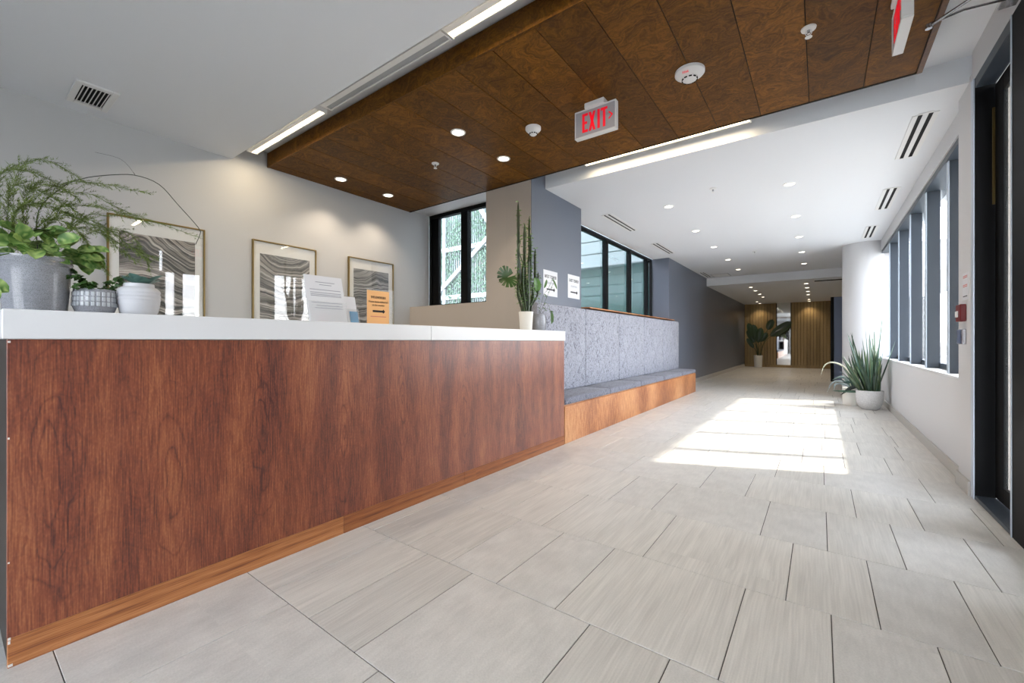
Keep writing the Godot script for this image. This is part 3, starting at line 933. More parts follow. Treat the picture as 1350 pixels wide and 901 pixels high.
	# vent grille above the counter
	var t := thing("vent_grille", "square white louvred vent grille in the ceiling above the counter", "vent", Vector3(-4.03, HC, -0.625))
	var s := ST()
	for q in [[-0.19, 0.19, -0.105, -0.07], [-0.19, 0.19, 0.07, 0.105], [-0.19, -0.145, -0.07, 0.07], [0.145, 0.19, -0.07, 0.07]]:
		span(s, q[0], q[1], -0.012, 0.0, q[2], q[3], 0.003)
	part(t, "frame", s, M["white plastic"])
	part(t, "duct", bspan(-0.145, 0.145, -0.002, -0.0005, -0.07, 0.07), M["black hole"])
	for k in 7:
		s = ST()
		cbox(s, Vector3(0, -0.009, -0.06 + k * 0.02), Vector3(0.145, 0.0008, 0.0075), 0.0, Basis(Vector3.RIGHT, 0.9))
		part(t, "louver", s, M["white plastic"])
	t = thing("ceiling_hatch", "flush square access panel in the corridor ceiling before the lowered part", "hatch", Vector3(-2.03, HC, -11.75))
	part(t, "frame", bspan(-0.2, 0.2, -0.004, 0.0, -0.25, 0.25, 0.001), M["unlit lens"])
	part(t, "panel", bspan(-0.185, 0.185, -0.006, -0.004, -0.235, 0.235, 0.001), M["white plastic"])

func exit_sign(label: String, at: Vector3, turn: float) -> void:
	var t := thing("exit_sign", label, "exit sign", at)
	t.rotation.y = turn
	var top: float = HW - at.y
	part(t, "canopy", bspan(-0.075, 0.075, -0.004, top, -0.035, 0.035, 0.004), M["white plastic"])
	var s := ST()
	for q in [[-0.158, 0.158, -0.2, -0.19], [-0.158, 0.158, -0.012, -0.002], [-0.158, -0.15, -0.19, -0.012], [0.15, 0.158, -0.19, -0.012]]:
		span(s, q[0], q[1], q[2], q[3], -0.022, 0.022, 0.002)
	part(t, "frame", s, M["white plastic"])
	part(t, "face", bspan(-0.15, 0.15, -0.19, -0.012, -0.018, 0.018), M["exit face"])
	var y0 := -0.166
	var y1 := -0.032
	var w := 0.018
	var z0 := 0.0175
	var z1 := 0.0205
	s = ST()
	span(s, -0.098, -0.098 + w, y0, y1, z0, z1)
	for y: float in [y0, (y0 + y1) / 2 - w / 2, y1 - w]:
		span(s, -0.098 + w, -0.054 if y != (y0 + y1) / 2 - w / 2 else -0.06, y, y + w, z0, z1)
	part(t, "letter", s, M["exit red"])
	s = ST()
	for sg in [-1.0, 1.0]:
		var a := Vector3(-0.021 - sg * 0.017, y0, 0)
		var b := Vector3(-0.021 + sg * 0.017, y1, 0)
		var pts0 := [a + Vector3(-w / 2, 0, z1), a + Vector3(w / 2, 0, z1), b + Vector3(w / 2, 0, z1), b + Vector3(-w / 2, 0, z1)]
		poly(s, pts0, Vector3.BACK)
		for k in 4:
			var p: Vector3 = pts0[k]
			var q: Vector3 = pts0[(k + 1) % 4]
			poly(s, [p, q, q + Vector3(0, 0, z0 - z1), p + Vector3(0, 0, z0 - z1)], (p + q) / 2 - (a + b) / 2)
	part(t, "letter", s, M["exit red"])
	part(t, "letter", bspan(0.020, 0.020 + w, y0, y1, z0, z1), M["exit red"])
	s = ST()
	span(s, 0.0705 - w / 2, 0.0705 + w / 2, y0, y1 - w, z0, z1)
	span(s, 0.046, 0.095, y1 - w, y1, z0, z1)
	part(t, "letter", s, M["exit red"])
	s = ST()
	cbox(s, Vector3(0.118, (y0 + y1) / 2 + 0.012, 0.019), Vector3(0.018, 0.0045, 0.0015), 0.0, Basis(Vector3.BACK, -0.75))
	cbox(s, Vector3(0.118, (y0 + y1) / 2 - 0.012, 0.019), Vector3(0.018, 0.0045, 0.0015), 0.0, Basis(Vector3.BACK, 0.75))
	part(t, "chevron", s, M["exit red"])

func pictures() -> void:
	var labels := ["framed grey agate print partly hidden behind the potted plants", "framed grey agate print behind the white document stand", "framed grey agate print nearest the reception window, behind the orange notice"]
	for i in 3:
		var t := thing("framed_print", labels[i], "picture", Vector3(XP, 1.03, -0.754 - 1.0125 * i - 0.315), "framed agate prints on the picture wall")
		var s := ST()
		for q in [[-0.315, 0.315, 0.0, 0.012], [-0.315, 0.315, 0.938, 0.95], [-0.315, -0.303, 0.012, 0.938], [0.303, 0.315, 0.012, 0.938]]:
			span(s, 0.0, 0.028, q[2], q[3], q[0], q[1], 0.002)
		part(t, "frame", s, M["gilt frame"])
		part(t, "mat_board", bspan(0.002, 0.010, 0.012, 0.938, -0.303, 0.303), M["mat board"])
		s = ST()
		var w := 0.245
		var cs := [[Vector3(0.0112, 0.825, w), Vector2(0, 0)], [Vector3(0.0112, 0.825, -w), Vector2(1, 0)], [Vector3(0.0112, 0.125, -w), Vector2(1, 1)], [Vector3(0.0112, 0.125, w), Vector2(0, 1)]]
		for k in [0, 1, 2, 0, 2, 3]:
			s.set_uv(cs[k][1])
			s.set_normal(Vector3.RIGHT)
			s.add_vertex(cs[k][0])
		put_mesh(t, "print", s.commit(), M["agate print %d" % i])
		part(t, "glazing", bspan(0.018, 0.020, 0.012, 0.938, -0.303, 0.303), M["window glass"])

func counter_items() -> void:
	var y := 1.10
	# document stand
	var t := thing("document_stand", "white printed sheet leaning in a clear document stand on the counter", "document stand", Vector3(-2.13, y, -1.245))
	var lean := Basis(Vector3.BACK, deg_to_rad(14.0))
	var s := ST()
	cbox(s, lean * Vector3(-0.008, 0.12, 0), Vector3(0.0015, 0.12, 0.105), 0.0, lean)
	span(s, -0.10, 0.02, 0.0005, 0.0035, -0.105, 0.105)
	part(t, "stand", s, M["acrylic"])
	s = ST()
	cbox(s, lean * Vector3(-0.003, 0.135, 0), Vector3(0.003, 0.13, 0.108), 0.0, lean)
	part(t, "paper_stack", s, M["paper"])
	s = ST()
	cbox(s, lean * Vector3(0.012, 0.06, 0), Vector3(0.0012, 0.055, 0.108), 0.0, lean)
	part(t, "front_lip", s, M["acrylic"])
	var k := 0
	for q in [[0.228, -0.06, 0.05], [0.214, -0.04, 0.03], [0.185, -0.09, 0.085], [0.168, -0.09, 0.085], [0.158, -0.09, 0.085], [0.150, -0.09, 0.085], [0.112, -0.09, 0.085], [0.095, -0.09, 0.06], [0.082, -0.09, 0.07]]:
		s = ST()
		cbox(s, lean * Vector3(0.0003, q[0], (q[1] + q[2]) / 2), Vector3(0.0005, 0.0016, (q[2] - q[1]) / 2), 0.0, lean)
		part(t, "print_line", s, M["grey ink"])
		k += 1
	# brochure holder
	t = thing("brochure_holder", "small clear brochure holder with a blue card beside the document stand", "brochure holder", Vector3(-2.15, y, -1.395))
	s = ST()
	cbox(s, lean * Vector3(-0.006, 0.085, 0), Vector3(0.001, 0.085, 0.042), 0.0, lean)
	cbox(s, lean * Vector3(0.014, 0.045, 0), Vector3(0.001, 0.04, 0.042), 0.0, lean)
	span(s, -0.03, 0.03, 0.0005, 0.003, -0.042, 0.042)
	part(t, "holder", s, M["acrylic"])
	s = ST()
	cbox(s, lean * Vector3(0.0, 0.083, 0.0), Vector3(0.003, 0.078, 0.038), 0.0, lean)
	part(t, "brochure", s, M["paper"])
	s = ST()
	cbox(s, lean * Vector3(0.007, 0.04, -0.012), Vector3(0.002, 0.032, 0.025), 0.0, lean)
	part(t, "card", s, M["blue card"])
	# orange notice
	t = thing("orange_notice", "orange notice with a black arrow in a clear upright stand on the counter", "notice", Vector3(-2.15, y, -1.57))
	part(t, "stand", bspan(-0.006, -0.003, 0.0, 0.215, -0.115, 0.08), M["acrylic"])
	part(t, "stand_foot", bspan(-0.04, 0.03, 0.0005, 0.003, -0.115, 0.08), M["acrylic"])
	part(t, "sheet", bspan(-0.003, -0.001, 0.003, 0.205, -0.078, 0.078), M["orange paper"])
	var side := Basis(UP, PI / 2)
	text(t, "heading", "DELIVERIES", 0.014, M["ink"], Vector3(0, 0.165, 0), side, 0.0006, true)
	text(t, "line_of_text", "Please leave deliveries", 0.010, M["ink"], Vector3(0, 0.138, 0), side)
	text(t, "line_of_text", "at the counter", 0.010, M["ink"], Vector3(0, 0.118, 0), side)
	s = ST()
	span(s, -0.001, 0.0, 0.076, 0.088, -0.032, 0.04)
	cbox(s, Vector3(-0.0005, 0.082, -0.036), Vector3(0.0005, 0.0085, 0.0085), 0.0, Basis(Vector3.RIGHT, PI / 4))
	part(t, "arrow", s, M["ink"])
	part(t, "print_line", bspan(-0.001, 0.0, 0.048, 0.052, -0.055, 0.055), M["pale red ink"])
	# paper signs on the charcoal wall
	for q in [["WEST TOWER", -4.075, 1.51, "white paper west tower sign with an arrow behind the cactus"], ["EAST TOWER", -4.63, 1.53, "white paper east tower sign with an arrow beside the window"]]:
		t = thing("wall_sign", q[3], "sign", Vector3(XG, q[2], q[1]))
		part(t, "sheet", bspan(0.0005, 0.003, 0.0, 0.285, -0.152, 0.152), M["paper"])
		text(t, "heading", q[0], 0.036, M["ink"], Vector3(0.0033, 0.215, 0), side, 0.0006, true, 0.82)
		text(t, "line_of_text", "(ELEVATORS)", 0.02, M["grey ink"], Vector3(0.0033, 0.145, 0), side)
		s = ST()
		span(s, 0.003, 0.0038, 0.066, 0.082, -0.07, 0.085)
		cbox(s, Vector3(0.0034, 0.074, -0.075), Vector3(0.0004, 0.016, 0.016), 0.0, Basis(Vector3.RIGHT, PI / 4))
		part(t, "arrow", s, M["ink"])

# ------------------------------------------------------------------ plants
func green(a: Color, b: Color) -> Callable:
	return func(t: float, k: float) -> Color: return a.lerp(b, clampf(absf(k) * 0.7 + t * 0.2, 0.0, 1.0))

func rnd(a: float, b: float) -> float:
	return rng.randf_range(a, b)

func plants() -> void:
	var heart := func(t: float) -> float: return 0.5 * sqrt(maxf(t, 0.02)) * pow(1.0 - t, 0.55) * 2.0
	var blade := func(t: float) -> float: return minf(1.0, 0.55 + t * 1.2) * pow(maxf(1.0 - t, 0.0), 0.45)
	var oval := func(t: float) -> float: return 1.6 * sqrt(maxf(t, 0.004)) * sqrt(maxf(1.0 - t, 0.0))
	var pn := noise(201, 1.0, 2)
	var pothos := []
	for i in 5:
		var lo := Color(0.07, 0.19, 0.035)
		var hi := Color(0.44, 0.56, 0.19)
		pothos.append(leaf_mesh(heart, 7, 0.25, 0.25, func(t: float, k: float) -> Color:
			var v := pn.get_noise_2d(t * 5.0 + i * 9.0, k * 3.0)
			return lo.lerp(hi, clampf(0.35 + v * 1.1, 0.0, 1.0))))
	# ---- big grey pot
	var pc := Vector3(-2.2, 1.10, -0.2)
	var t := thing("potted_fern", "large ribbed grey pot of pothos and feathery fern on the counter end", "potted plant", pc)
	var s := ST()
	lathe(s, Vector3.ZERO, [Vector2(0, 0), Vector2(0.072, 0), Vector2(0.077, 0.006), Vector2(0.081, 0.06), Vector2(0.085, 0.13), Vector2(0.088, 0.158), Vector2(0.0905, 0.161), Vector2(0.089, 0.167), Vector2(0.0915, 0.172), Vector2(0.0895, 0.178), Vector2(0.092, 0.184), Vector2(0.091, 0.190), Vector2(0.086, 0.190), Vector2(0.083, 0.17), Vector2(0, 0.168)], 56)
	part(t, "pot", s, M["grey glaze"])
	s = ST()
	lathe(s, Vector3.ZERO, [Vector2(0.083, 0.169), Vector2(0.05, 0.176), Vector2(0, 0.18)], 24)
	part(t, "soil", s, M["soil"])
	for i in 66:
		var a := rnd(0, TAU)
		var r := rnd(0.02, 0.095)
		if i < 22: a = rnd(-0.9, 2.0)
		var at := Vector3(cos(a) * r, 0.185 + rnd(0.0, 0.06) + (0.045 if r < 0.055 else 0.0), sin(a) * r)
		var d := Vector3(cos(a) * rnd(0.5, 1.0), rnd(-0.5, 0.6), sin(a) * rnd(0.3, 1.0))
		if i >= 46:
			at = Vector3(rnd(-0.01, 0.06), 0.20 + rnd(0, 0.035), -0.08 - rnd(0.0, 0.05))
			d = Vector3(rnd(0.1, 0.7), rnd(-0.9, 0.2), -rnd(0.3, 1.0))
		var sz := rnd(0.045, 0.07)
		put_mesh(t, "leaf", pothos[i % 5], M["leaf"], aim(at, d, (Vector3(0.8, rnd(0.3, 0.9), rnd(-0.3, 0.3))).normalized(), Vector3(sz * 0.75, sz, sz)))
	# a trailing stem at the near end of the counter
	s = ST()
	tube(s, smooth_path([Vector3(0.06, 0.19, 0.06), Vector3(0.12, 0.15, 0.11), Vector3(0.15, 0.06, 0.12), Vector3(0.16, 0.01, 0.11)], 10), [0.0018], 5, Color(0.16, 0.28, 0.06))
	part(t, "stem", s, M["leaf"])
	for q in [[Vector3(0.15, 0.08, 0.115), Vector3(0.2, -1, -0.3)], [Vector3(0.155, 0.05, 0.12), Vector3(0.3, -1, -0.1)], [Vector3(0.15, 0.09, 0.12), Vector3(0.2, -0.4, -0.6)]]:
		put_mesh(t, "leaf", pothos[2], M["leaf"], aim(q[0], q[1], Vector3(1, 0.2, 0.1), Vector3(0.045, 0.06, 0.06)))
	# feathery fern plumes, each stem with its needles
	var plumes := [
		[[0.02, 0.18, 0.03], [0.0, 0.37, 0.013], [0.0, 0.467, -0.06], [0.0, 0.499, -0.147], [0.0, 0.505, -0.30], 1.0],
		[[0.05, 0.2, 0.05], [0.05, 0.318, -0.02], [0.05, 0.306, -0.08], [0.06, 0.221, -0.14], [0.06, 0.16, -0.17], 1.1],
		[[0.0, 0.18, 0.0], [0.0, 0.36, -0.04], [0.02, 0.40, -0.12], [0.02, 0.40, -0.20], [0.02, 0.378, -0.29], 0.9],
		[[-0.03, 0.2, 0.0], [-0.03, 0.40, -0.02], [-0.04, 0.46, -0.12], [-0.04, 0.44, -0.20], [-0.04, 0.395, -0.31], 0.8],
		[[0.0, 0.2, -0.02], [0.02, 0.34, -0.10], [0.02, 0.33, -0.17], [0.02, 0.28, -0.24], [0.03, 0.23, -0.29], 0.9],
		[[0.02, 0.2, 0.03], [0.04, 0.34, -0.05], [0.05, 0.32, -0.14], [0.05, 0.26, -0.20], [0.05, 0.215, -0.25], 1.1],
		[[0.0, 0.2, 0.04], [-0.02, 0.42, 0.05], [-0.02, 0.52, 0.02], [-0.02, 0.54, -0.04], [-0.02, 0.50, -0.12], 0.9],
		[[0.03, 0.2, 0.06], [0.02, 0.36, 0.09], [0.02, 0.45, 0.08], [0.03, 0.48, 0.03], [0.02, 0.47, -0.03], 1.1],
		[[0.03, 0.2, 0.06], [0.05, 0.33, 0.05], [0.06, 0.37, 0.0], [0.05, 0.36, -0.06], [0.05, 0.34, -0.10], 1.3],
		[[0.0, 0.2, 0.06], [0.03, 0.40, 0.06], [0.03, 0.42, 0.01], [0.03, 0.40, -0.05], [0.03, 0.36, -0.11], 1.3],
		[[0.02, 0.2, 0.0], [0.03, 0.30, -0.06], [0.03, 0.31, -0.14], [0.03, 0.27, -0.22], [0.03, 0.24, -0.32], 0.7],
		[[-0.02, 0.2, -0.03], [0.0, 0.36, -0.12], [0.0, 0.378, -0.18], [0.0, 0.403, -0.255], [0.0, 0.36, -0.475], 0.45],
		[[0.0, 0.2, -0.03], [0.0, 0.31, -0.14], [0.0, 0.33, -0.24], [0.0, 0.25, -0.29], [0.0, 0.19, -0.31], 0.6],
		[[0.0, 0.2, 0.05], [0.03, 0.28, 0.10], [0.06, 0.30, 0.12], [0.06, 0.29, 0.16], [0.05, 0.26, 0.2], 1.0],
		[[0.0, 0.2, 0.02], [0.01, 0.33, 0.03], [0.02, 0.43, 0.01], [0.02, 0.45, -0.05], [0.0, 0.43, -0.10], 1.3]]
	for p: Array in plumes:
		var pts := []
		for k in 5: pts.append(Vector3(p[k][0] + rnd(-0.01, 0.01), p[k][1], p[k][2]))
		var path := smooth_path(pts, 40)
		s = ST()
		tube(s, path, [0.0013, 0.0008], 4, Color(0.10, 0.17, 0.035))
		var dens: float = p[5]
		for k in range(8, 40):
			var dd: Vector3 = (path[mini(k + 1, 39)] - path[k - 1]).normalized()
			for j in int(4.2 * dens + 0.5):
				var w := (dd * rnd(0.8, 1.5) + Vector3(rnd(-1, 1), rnd(-0.8, 0.8), rnd(-1, 1)) * 0.75).normalized()
				var ln := rnd(0.02, 0.055) * (1.0 - 0.65 * absf(k - 22) / 20.0)
				var o: Vector3 = path[k] + dd * rnd(-0.006, 0.006)
				var g := rnd(0.5, 1.35)
				var sd := w.cross(Vector3(rnd(-1, 1), rnd(-1, 1), 1)).normalized() * 0.0005
				s.set_color(Color(0.10 * g, 0.15 * g, 0.025 * g))
				poly(s, [o - sd, o + sd, o + w * ln], w.cross(sd))
				for i in int(ln * 420.0):
					var f := rnd(0.15, 1.0)
					var nd := (w * 0.8 + Vector3(rnd(-1, 1), rnd(-1, 1), rnd(-1, 1)) * 0.8).normalized()
					var nl := rnd(0.006, 0.014)
					var ns := nd.cross(Vector3(rnd(-1, 1), 1, rnd(-1, 1))).normalized() * rnd(0.0005, 0.0010)
					var no := o + w * ln * f
					s.set_color(Color(0.125 * g, 0.185 * g, 0.024 * g))
					poly(s, [no - ns, no + ns, no + nd * nl], nd.cross(ns))
		part(t, "frond", s, M["leaf"])
	s = ST()
	var branch := smooth_path([Vector3(-0.05, 0.2, -0.01), Vector3(-0.05, 0.36, -0.01), Vector3(-0.05, 0.463, -0.065), Vector3(-0.05, 0.518, -0.124), Vector3(-0.05, 0.559, -0.209), Vector3(-0.05, 0.578, -0.278), Vector3(-0.05, 0.563, -0.351), Vector3(-0.05, 0.494, -0.416), Vector3(-0.05, 0.411, -0.49), Vector3(-0.05, 0.385, -0.496), Vector3(-0.05, 0.334, -0.479)], 44)
	tube(s, branch, [0.0016], 5, Color(0.035, 0.04, 0.035))
	tube(s, smooth_path([Vector3(-0.05, 0.58, -0.273), Vector3(-0.05, 0.627, -0.231), Vector3(-0.05, 0.629, -0.155)], 12), [0.0012, 0.0005], 5, Color(0.05, 0.045, 0.04))
	part(t, "twig", s, M["leaf"])
	# ---- relief bowl
	pc = Vector3(-2.17, 1.10, -0.343)
	t = thing("planted_bowl", "small grey bowl with raised rectangles and dark leafy sprays", "potted plant", pc)
	s = ST()
	lathe(s, Vector3.ZERO, [Vector2(0, 0), Vector2(0.045, 0), Vector2(0.053, 0.008), Vector2(0.059, 0.025), Vector2(0.060, 0.05), Vector2(0.0575, 0.088), Vector2(0.0565, 0.091), Vector2(0.0535, 0.09), Vector2(0.053, 0.075), Vector2(0, 0.074)], 48)
	part(t, "pot", s, M["grey glaze"])
	s = ST()
	for row in 3:
		for k in 26:
			var a := TAU * k / 26.0
			var r := 0.0595 - 0.0008 * row
			cbox(s, Vector3(cos(a) * r, 0.036 + row * 0.0185, sin(a) * r), Vector3(0.0028, 0.008, 0.0052), 0.0018, Basis(UP, -a))
	part(t, "relief", s, M["relief glaze"])
	s = ST()
	lathe(s, Vector3.ZERO, [Vector2(0.053, 0.076), Vector2(0, 0.082)], 20)
	part(t, "soil", s, M["soil"])
	var small := leaf_mesh(oval, 4, 0.3, 0.2, green(Color(0.035, 0.085, 0.025), Color(0.07, 0.16, 0.035)))
	for sp in [[[-0.0, 0.08, 0.0], [0.01, 0.12, 0.03], [0.02, 0.13, 0.065]], [[0.0, 0.08, 0.01], [0.03, 0.105, 0.03], [0.05, 0.09, 0.06]], [[0.0, 0.08, -0.01], [0.01, 0.115, -0.035], [0.01, 0.145, -0.085]], [[0.01, 0.08, -0.01], [0.02, 0.10, -0.05], [0.02, 0.125, -0.075]], [[0.01, 0.08, 0.01], [0.03, 0.11, 0.01], [0.05, 0.09, 0.02]], [[-0.01, 0.08, 0.02], [0.0, 0.14, 0.05], [0.01, 0.16, 0.07]]]:
		var path := smooth_path([Vector3(sp[0][0], sp[0][1], sp[0][2]), Vector3(sp[1][0], sp[1][1], sp[1][2]), Vector3(sp[2][0], sp[2][1], sp[2][2])], 16)
		s = ST()
		tube(s, path, [0.0014], 5, Color(0.08, 0.12, 0.03))
		for k in range(2, 16):
			for j in 3:
				var d := Vector3(rnd(-1, 1), rnd(-0.4, 1), rnd(-1, 1)).normalized()
				var sz := rnd(0.012, 0.019)
				s.append_from(small, 0, aim(path[k], d, Vector3(rnd(0, 1), 1, rnd(-0.5, 0.5)).normalized() + d * 0.1, Vector3(sz * 0.55, sz, sz)))
		part(t, "spray", s, M["glossy leaf"])
	# ---- white faceted pot
	pc = Vector3(-2.145, 1.10, -0.463)
	t = thing("white_succulent_pot", "squat ribbed white pot with a pointed grey-green succulent", "potted plant", pc)
	s = ST()
	var prof := [Vector2(0, 0), Vector2(0.048, 0), Vector2(0.052, 0.004)]
	for k in 6:
		var yy := 0.012 + k * 0.0145
		var rr := 0.055 + 0.0105 * sin(clampf(yy / 0.085, 0, 1) * PI * 0.62)
		prof.append(Vector2(rr - 0.0018, yy))
		prof.append(Vector2(rr + 0.0008, yy + 0.007))
	prof.append_array([Vector2(0.063, 0.100), Vector2(0.054, 0.109), Vector2(0.047, 0.111), Vector2(0.046, 0.124), Vector2(0.043, 0.124), Vector2(0.042, 0.105), Vector2(0, 0.104)])
	lathe(s, Vector3.ZERO, prof, 48)
	part(t, "pot", s, M["white ceramic"])
	var agave := leaf_mesh(func(q: float) -> float: return 0.42 * (0.6 + q) * pow(1.0 - q, 0.7) * 1.6, 6, 0.5, 0.1, green(Color(0.05, 0.12, 0.11), Color(0.13, 0.23, 0.20)))
	for k in 9:
		var a := TAU * k / 9.0 + 0.2
		put_mesh(t, "leaf", agave, M["glossy leaf"], aim(Vector3(0.008 * cos(a), 0.112, 0.008 * sin(a) - 0.006), Vector3(cos(a), rnd(0.4, 1.3), sin(a)), Vector3(0, 1, 0) - Vector3(cos(a), 0, sin(a)) * 0.4, Vector3(0.055, rnd(0.055, 0.08), 0.05)))
	# ---- cactus
	pc = Vector3(-2.2, 1.10, -3.222)
	t = thing("potted_cactus", "tall branching green cactus in a plain white pot on the counter", "potted plant", pc)
	s = ST()
	lathe(s, Vector3.ZERO, [Vector2(0, 0), Vector2(0.054, 0), Vector2(0.056, 0.004), Vector2(0.068, 0.172), Vector2(0.067, 0.175), Vector2(0.063, 0.175), Vector2(0.061, 0.155), Vector2(0, 0.155)], 40)
	part(t, "pot", s, M["matte white pot"])
	s = ST()
	lathe(s, Vector3.ZERO, [Vector2(0.061, 0.156), Vector2(0, 0.162)], 20)
	part(t, "soil", s, M["soil"])
	var spike := leaf_mesh(oval, 4, 0.3, 0.3, green(Color(0.08, 0.19, 0.04), Color(0.16, 0.30, 0.06)))
	# stems: base x z, top x y z, radius, bend
	for q in [[0.0, 0.02, 0.0, 1.165, 0.125, 0.0135], [0.015, 0.0, 0.0, 0.99, 0.02, 0.0155], [-0.02, -0.03, -0.03, 1.09, -0.10, 0.011], [0.02, 0.03, 0.02, 0.62, 0.075, 0.014], [0.03, -0.03, 0.02, 0.78, -0.125, 0.013], [-0.01, 0.045, -0.02, 0.52, 0.10, 0.012], [0.0, -0.04, 0.03, 0.56, -0.16, 0.011], [0.03, 0.0, 0.05, 0.7, 0.03, 0.013], [-0.02, 0.0, -0.05, 0.86, 0.06, 0.011], [0.0, -0.02, 0.02, 0.9, -0.05, 0.010], [0.02, 0.02, 0.04, 0.45, -0.06, 0.012], [0.0, 0.035, 0.01, 0.42, 0.05, 0.012]]:
		var b := Vector3(q[0], 0.155, q[1])
		var tp := Vector3(q[2], q[3], q[4])
		s = ST()
		var prev := []
		var n := 46
		var ph := rnd(0, TAU)
		var tone := rnd(0.8, 1.2)
		for i in n + 1:
			var f := float(i) / n
			var c := b.lerp(tp, f)
			c.z = lerpf(b.z, tp.z, smoothstep(0.0, 0.55, f))
			c.x = lerpf(b.x, tp.x, smoothstep(0.0, 0.5, f))
			var rr: float = q[5] * minf(1.0, 0.75 + f) * sqrt(clampf((1.0 - f) * 9.0, 0.03, 1.0)) * (1.0 + 0.1 * sin(i * 1.6))
			var ring := []
			for k in 12:
				var a := ph + TAU * k / 12.0 + f * 0.8
				var lobe := 0.62 + 0.5 * pow(absf(cos(1.5 * (TAU * k / 12.0))), 1.6)
				ring.append([c + Vector3(cos(a), 0, sin(a)) * rr * lobe, lobe])
			if i > 0:
				for k in 12:
					var k2 := (k + 1) % 12
					var pp := [prev[k], prev[k2], ring[k2], ring[k]]
					s.set_smooth_group(0)
					for j in [0, 1, 2, 0, 2, 3]:
						var lum: float = (pp[j][1] - 0.4) * tone
						s.set_color(Color(0.034, 0.06, 0.02) * lum * 1.6)
						s.add_vertex(pp[j][0])
			prev = ring
			if f > 0.25 and i % 2 == 0 and rnd(0, 1) < 0.85:
				for k in [0, 4, 8]:
					if rnd(0, 1) < 0.3: continue
					var o: Vector3 = ring[k][0]
					var dv := (o - c).normalized()
					var sz := rnd(0.014, 0.032)
					s.append_from(spike, 0, aim(o - dv * 0.002, dv + Vector3(0, rnd(-0.2, 0.7), 0), Vector3(0, 1, 0) - dv * 0.3, Vector3(sz * 0.4, sz, sz)))
		part(t, "stem", s, M["glossy leaf"])
	# looped aerial stem
	s = ST()
	tube(s, smooth_path([Vector3(0.02, 0.60, 0.07), Vector3(0.03, 0.68, 0.14), Vector3(0.03, 0.75, 0.165), Vector3(0.02, 0.80, 0.12), Vector3(0.0, 0.82, 0.10)], 18), [0.005], 6, Color(0.05, 0.08, 0.03))
	part(t, "aerial_stem", s, M["leaf"])
	# monstera leaf
	s = ST()
	tube(s, smooth_path([Vector3(0.02, 0.15, 0.03), Vector3(0.03, 0.25, 0.10), Vector3(0.03, 0.36, 0.19), Vector3(0.02, 0.45, 0.31)], 16), [0.0045, 0.003], 6, Color(0.07, 0.13, 0.04))
	part(t, "leaf_stalk", s, M["leaf"])
	var outline := PackedVector2Array()
	outline.append(Vector2(0.0, 0.02))
	for sg in [1.0, -1.0]:
		var side := []
		for k in 8:
			var a := lerpf(2.85, 0.14, k / 7.0)
			var r := 0.5 + 0.16 * sin(k * 0.45)
			var da := 0.138
			side.append(Vector2(sin(a + da), cos(a + da)) * r * Vector2(0.95, 1.0))
			side.append(Vector2(sin(a - da * 0.85), cos(a - da * 0.85)) * r * Vector2(0.95, 1.02))
			if k > 0 and k < 7:
				var m := a - 0.18
				side.append(Vector2(sin(m), cos(m)) * r * 0.5)
		if sg < 0:
			side.reverse()
			for i in side.size(): side[i].x = -side[i].x
		if sg > 0: pass
		for v: Vector2 in side: outline.append(v)
		if sg > 0: outline.append(Vector2(0, 0.62))
	var tris := Geometry2D.triangulate_polygon(outline)
	s = ST()
	s.set_smooth_group(0)
	for k in tris:
		var v: Vector2 = outline[k]
		var g := 0.7 + 0.5 * absf(v.x)
		s.set_color(Color(0.035, 0.08, 0.02) * g)
		s.add_vertex(Vector3(v.x, v.y, 0.25 * absf(v.x) - 0.35 * v.y * v.y))
	put_mesh(t, "split_leaf", done(s), M["glossy leaf"], aim(Vector3(0.02, 0.455, 0.315), Vector3(-0.30, -0.42, 0.75), Vector3(0.7, 0.1, 0.75), Vector3(0.165, 0.165, 0.165)))
	for q in [[Vector3(0.03, 0.50, -0.10), Vector3(0.1, -0.8, -0.25), 0.15]]:
		put_mesh(t, "leaf", leaf_mesh(heart, 7, 0.3, 0.2, green(Color(0.06, 0.15, 0.03), Color(0.12, 0.25, 0.06))), M["glossy leaf"], aim(q[0], q[1], Vector3(1, 0.3, 0.4), Vector3(q[2] * 0.6, q[2], q[2])))
	# ---- grey pot with trailing plant
	pc = Vector3(-2.19, 1.10, -3.43)
	t = thing("trailing_plant", "small round grey pot with thin trailing stems beside the cactus", "potted plant", pc)
	s = ST()
	lathe(s, Vector3.ZERO, [Vector2(0, 0), Vector2(0.052, 0), Vector2(0.064, 0.02), Vector2(0.072, 0.07), Vector2(0.070, 0.12), Vector2(0.060, 0.165), Vector2(0.056, 0.166), Vector2(0.054, 0.145), Vector2(0, 0.145)], 40)
	part(t, "pot", s, M["grey glaze"])
	s = ST()
	lathe(s, Vector3.ZERO, [Vector2(0.054, 0.146), Vector2(0, 0.152)], 20)
	part(t, "soil", s, M["soil"])
	var lance := leaf_mesh(oval, 6, 0.4, 0.3, green(Color(0.045, 0.11, 0.03), Color(0.10, 0.19, 0.05)))
	for q in [[[0, 0.15, 0], [0.03, 0.34, -0.03], [0.03, 0.42, -0.12], [0.03, 0.53, -0.20]], [[0, 0.15, 0], [0.04, 0.36, -0.10], [0.05, 0.45, -0.16], [0.05, 0.50, -0.22]], [[0, 0.15, -0.02], [0.03, 0.22, -0.09], [0.05, 0.20, -0.13], [0.05, 0.10, -0.16]], [[0, 0.15, 0.0], [0.03, 0.26, 0.05], [0.04, 0.34, 0.06], [0.03, 0.40, 0.04]], [[0, 0.15, 0.0], [0.04, 0.27, -0.04], [0.06, 0.25, -0.08], [0.07, 0.18, -0.10]]]:
		var pts := []
		for k in 4: pts.append(Vector3(q[k][0], q[k][1], q[k][2]))
		var path := smooth_path(pts, 20)
		s = ST()
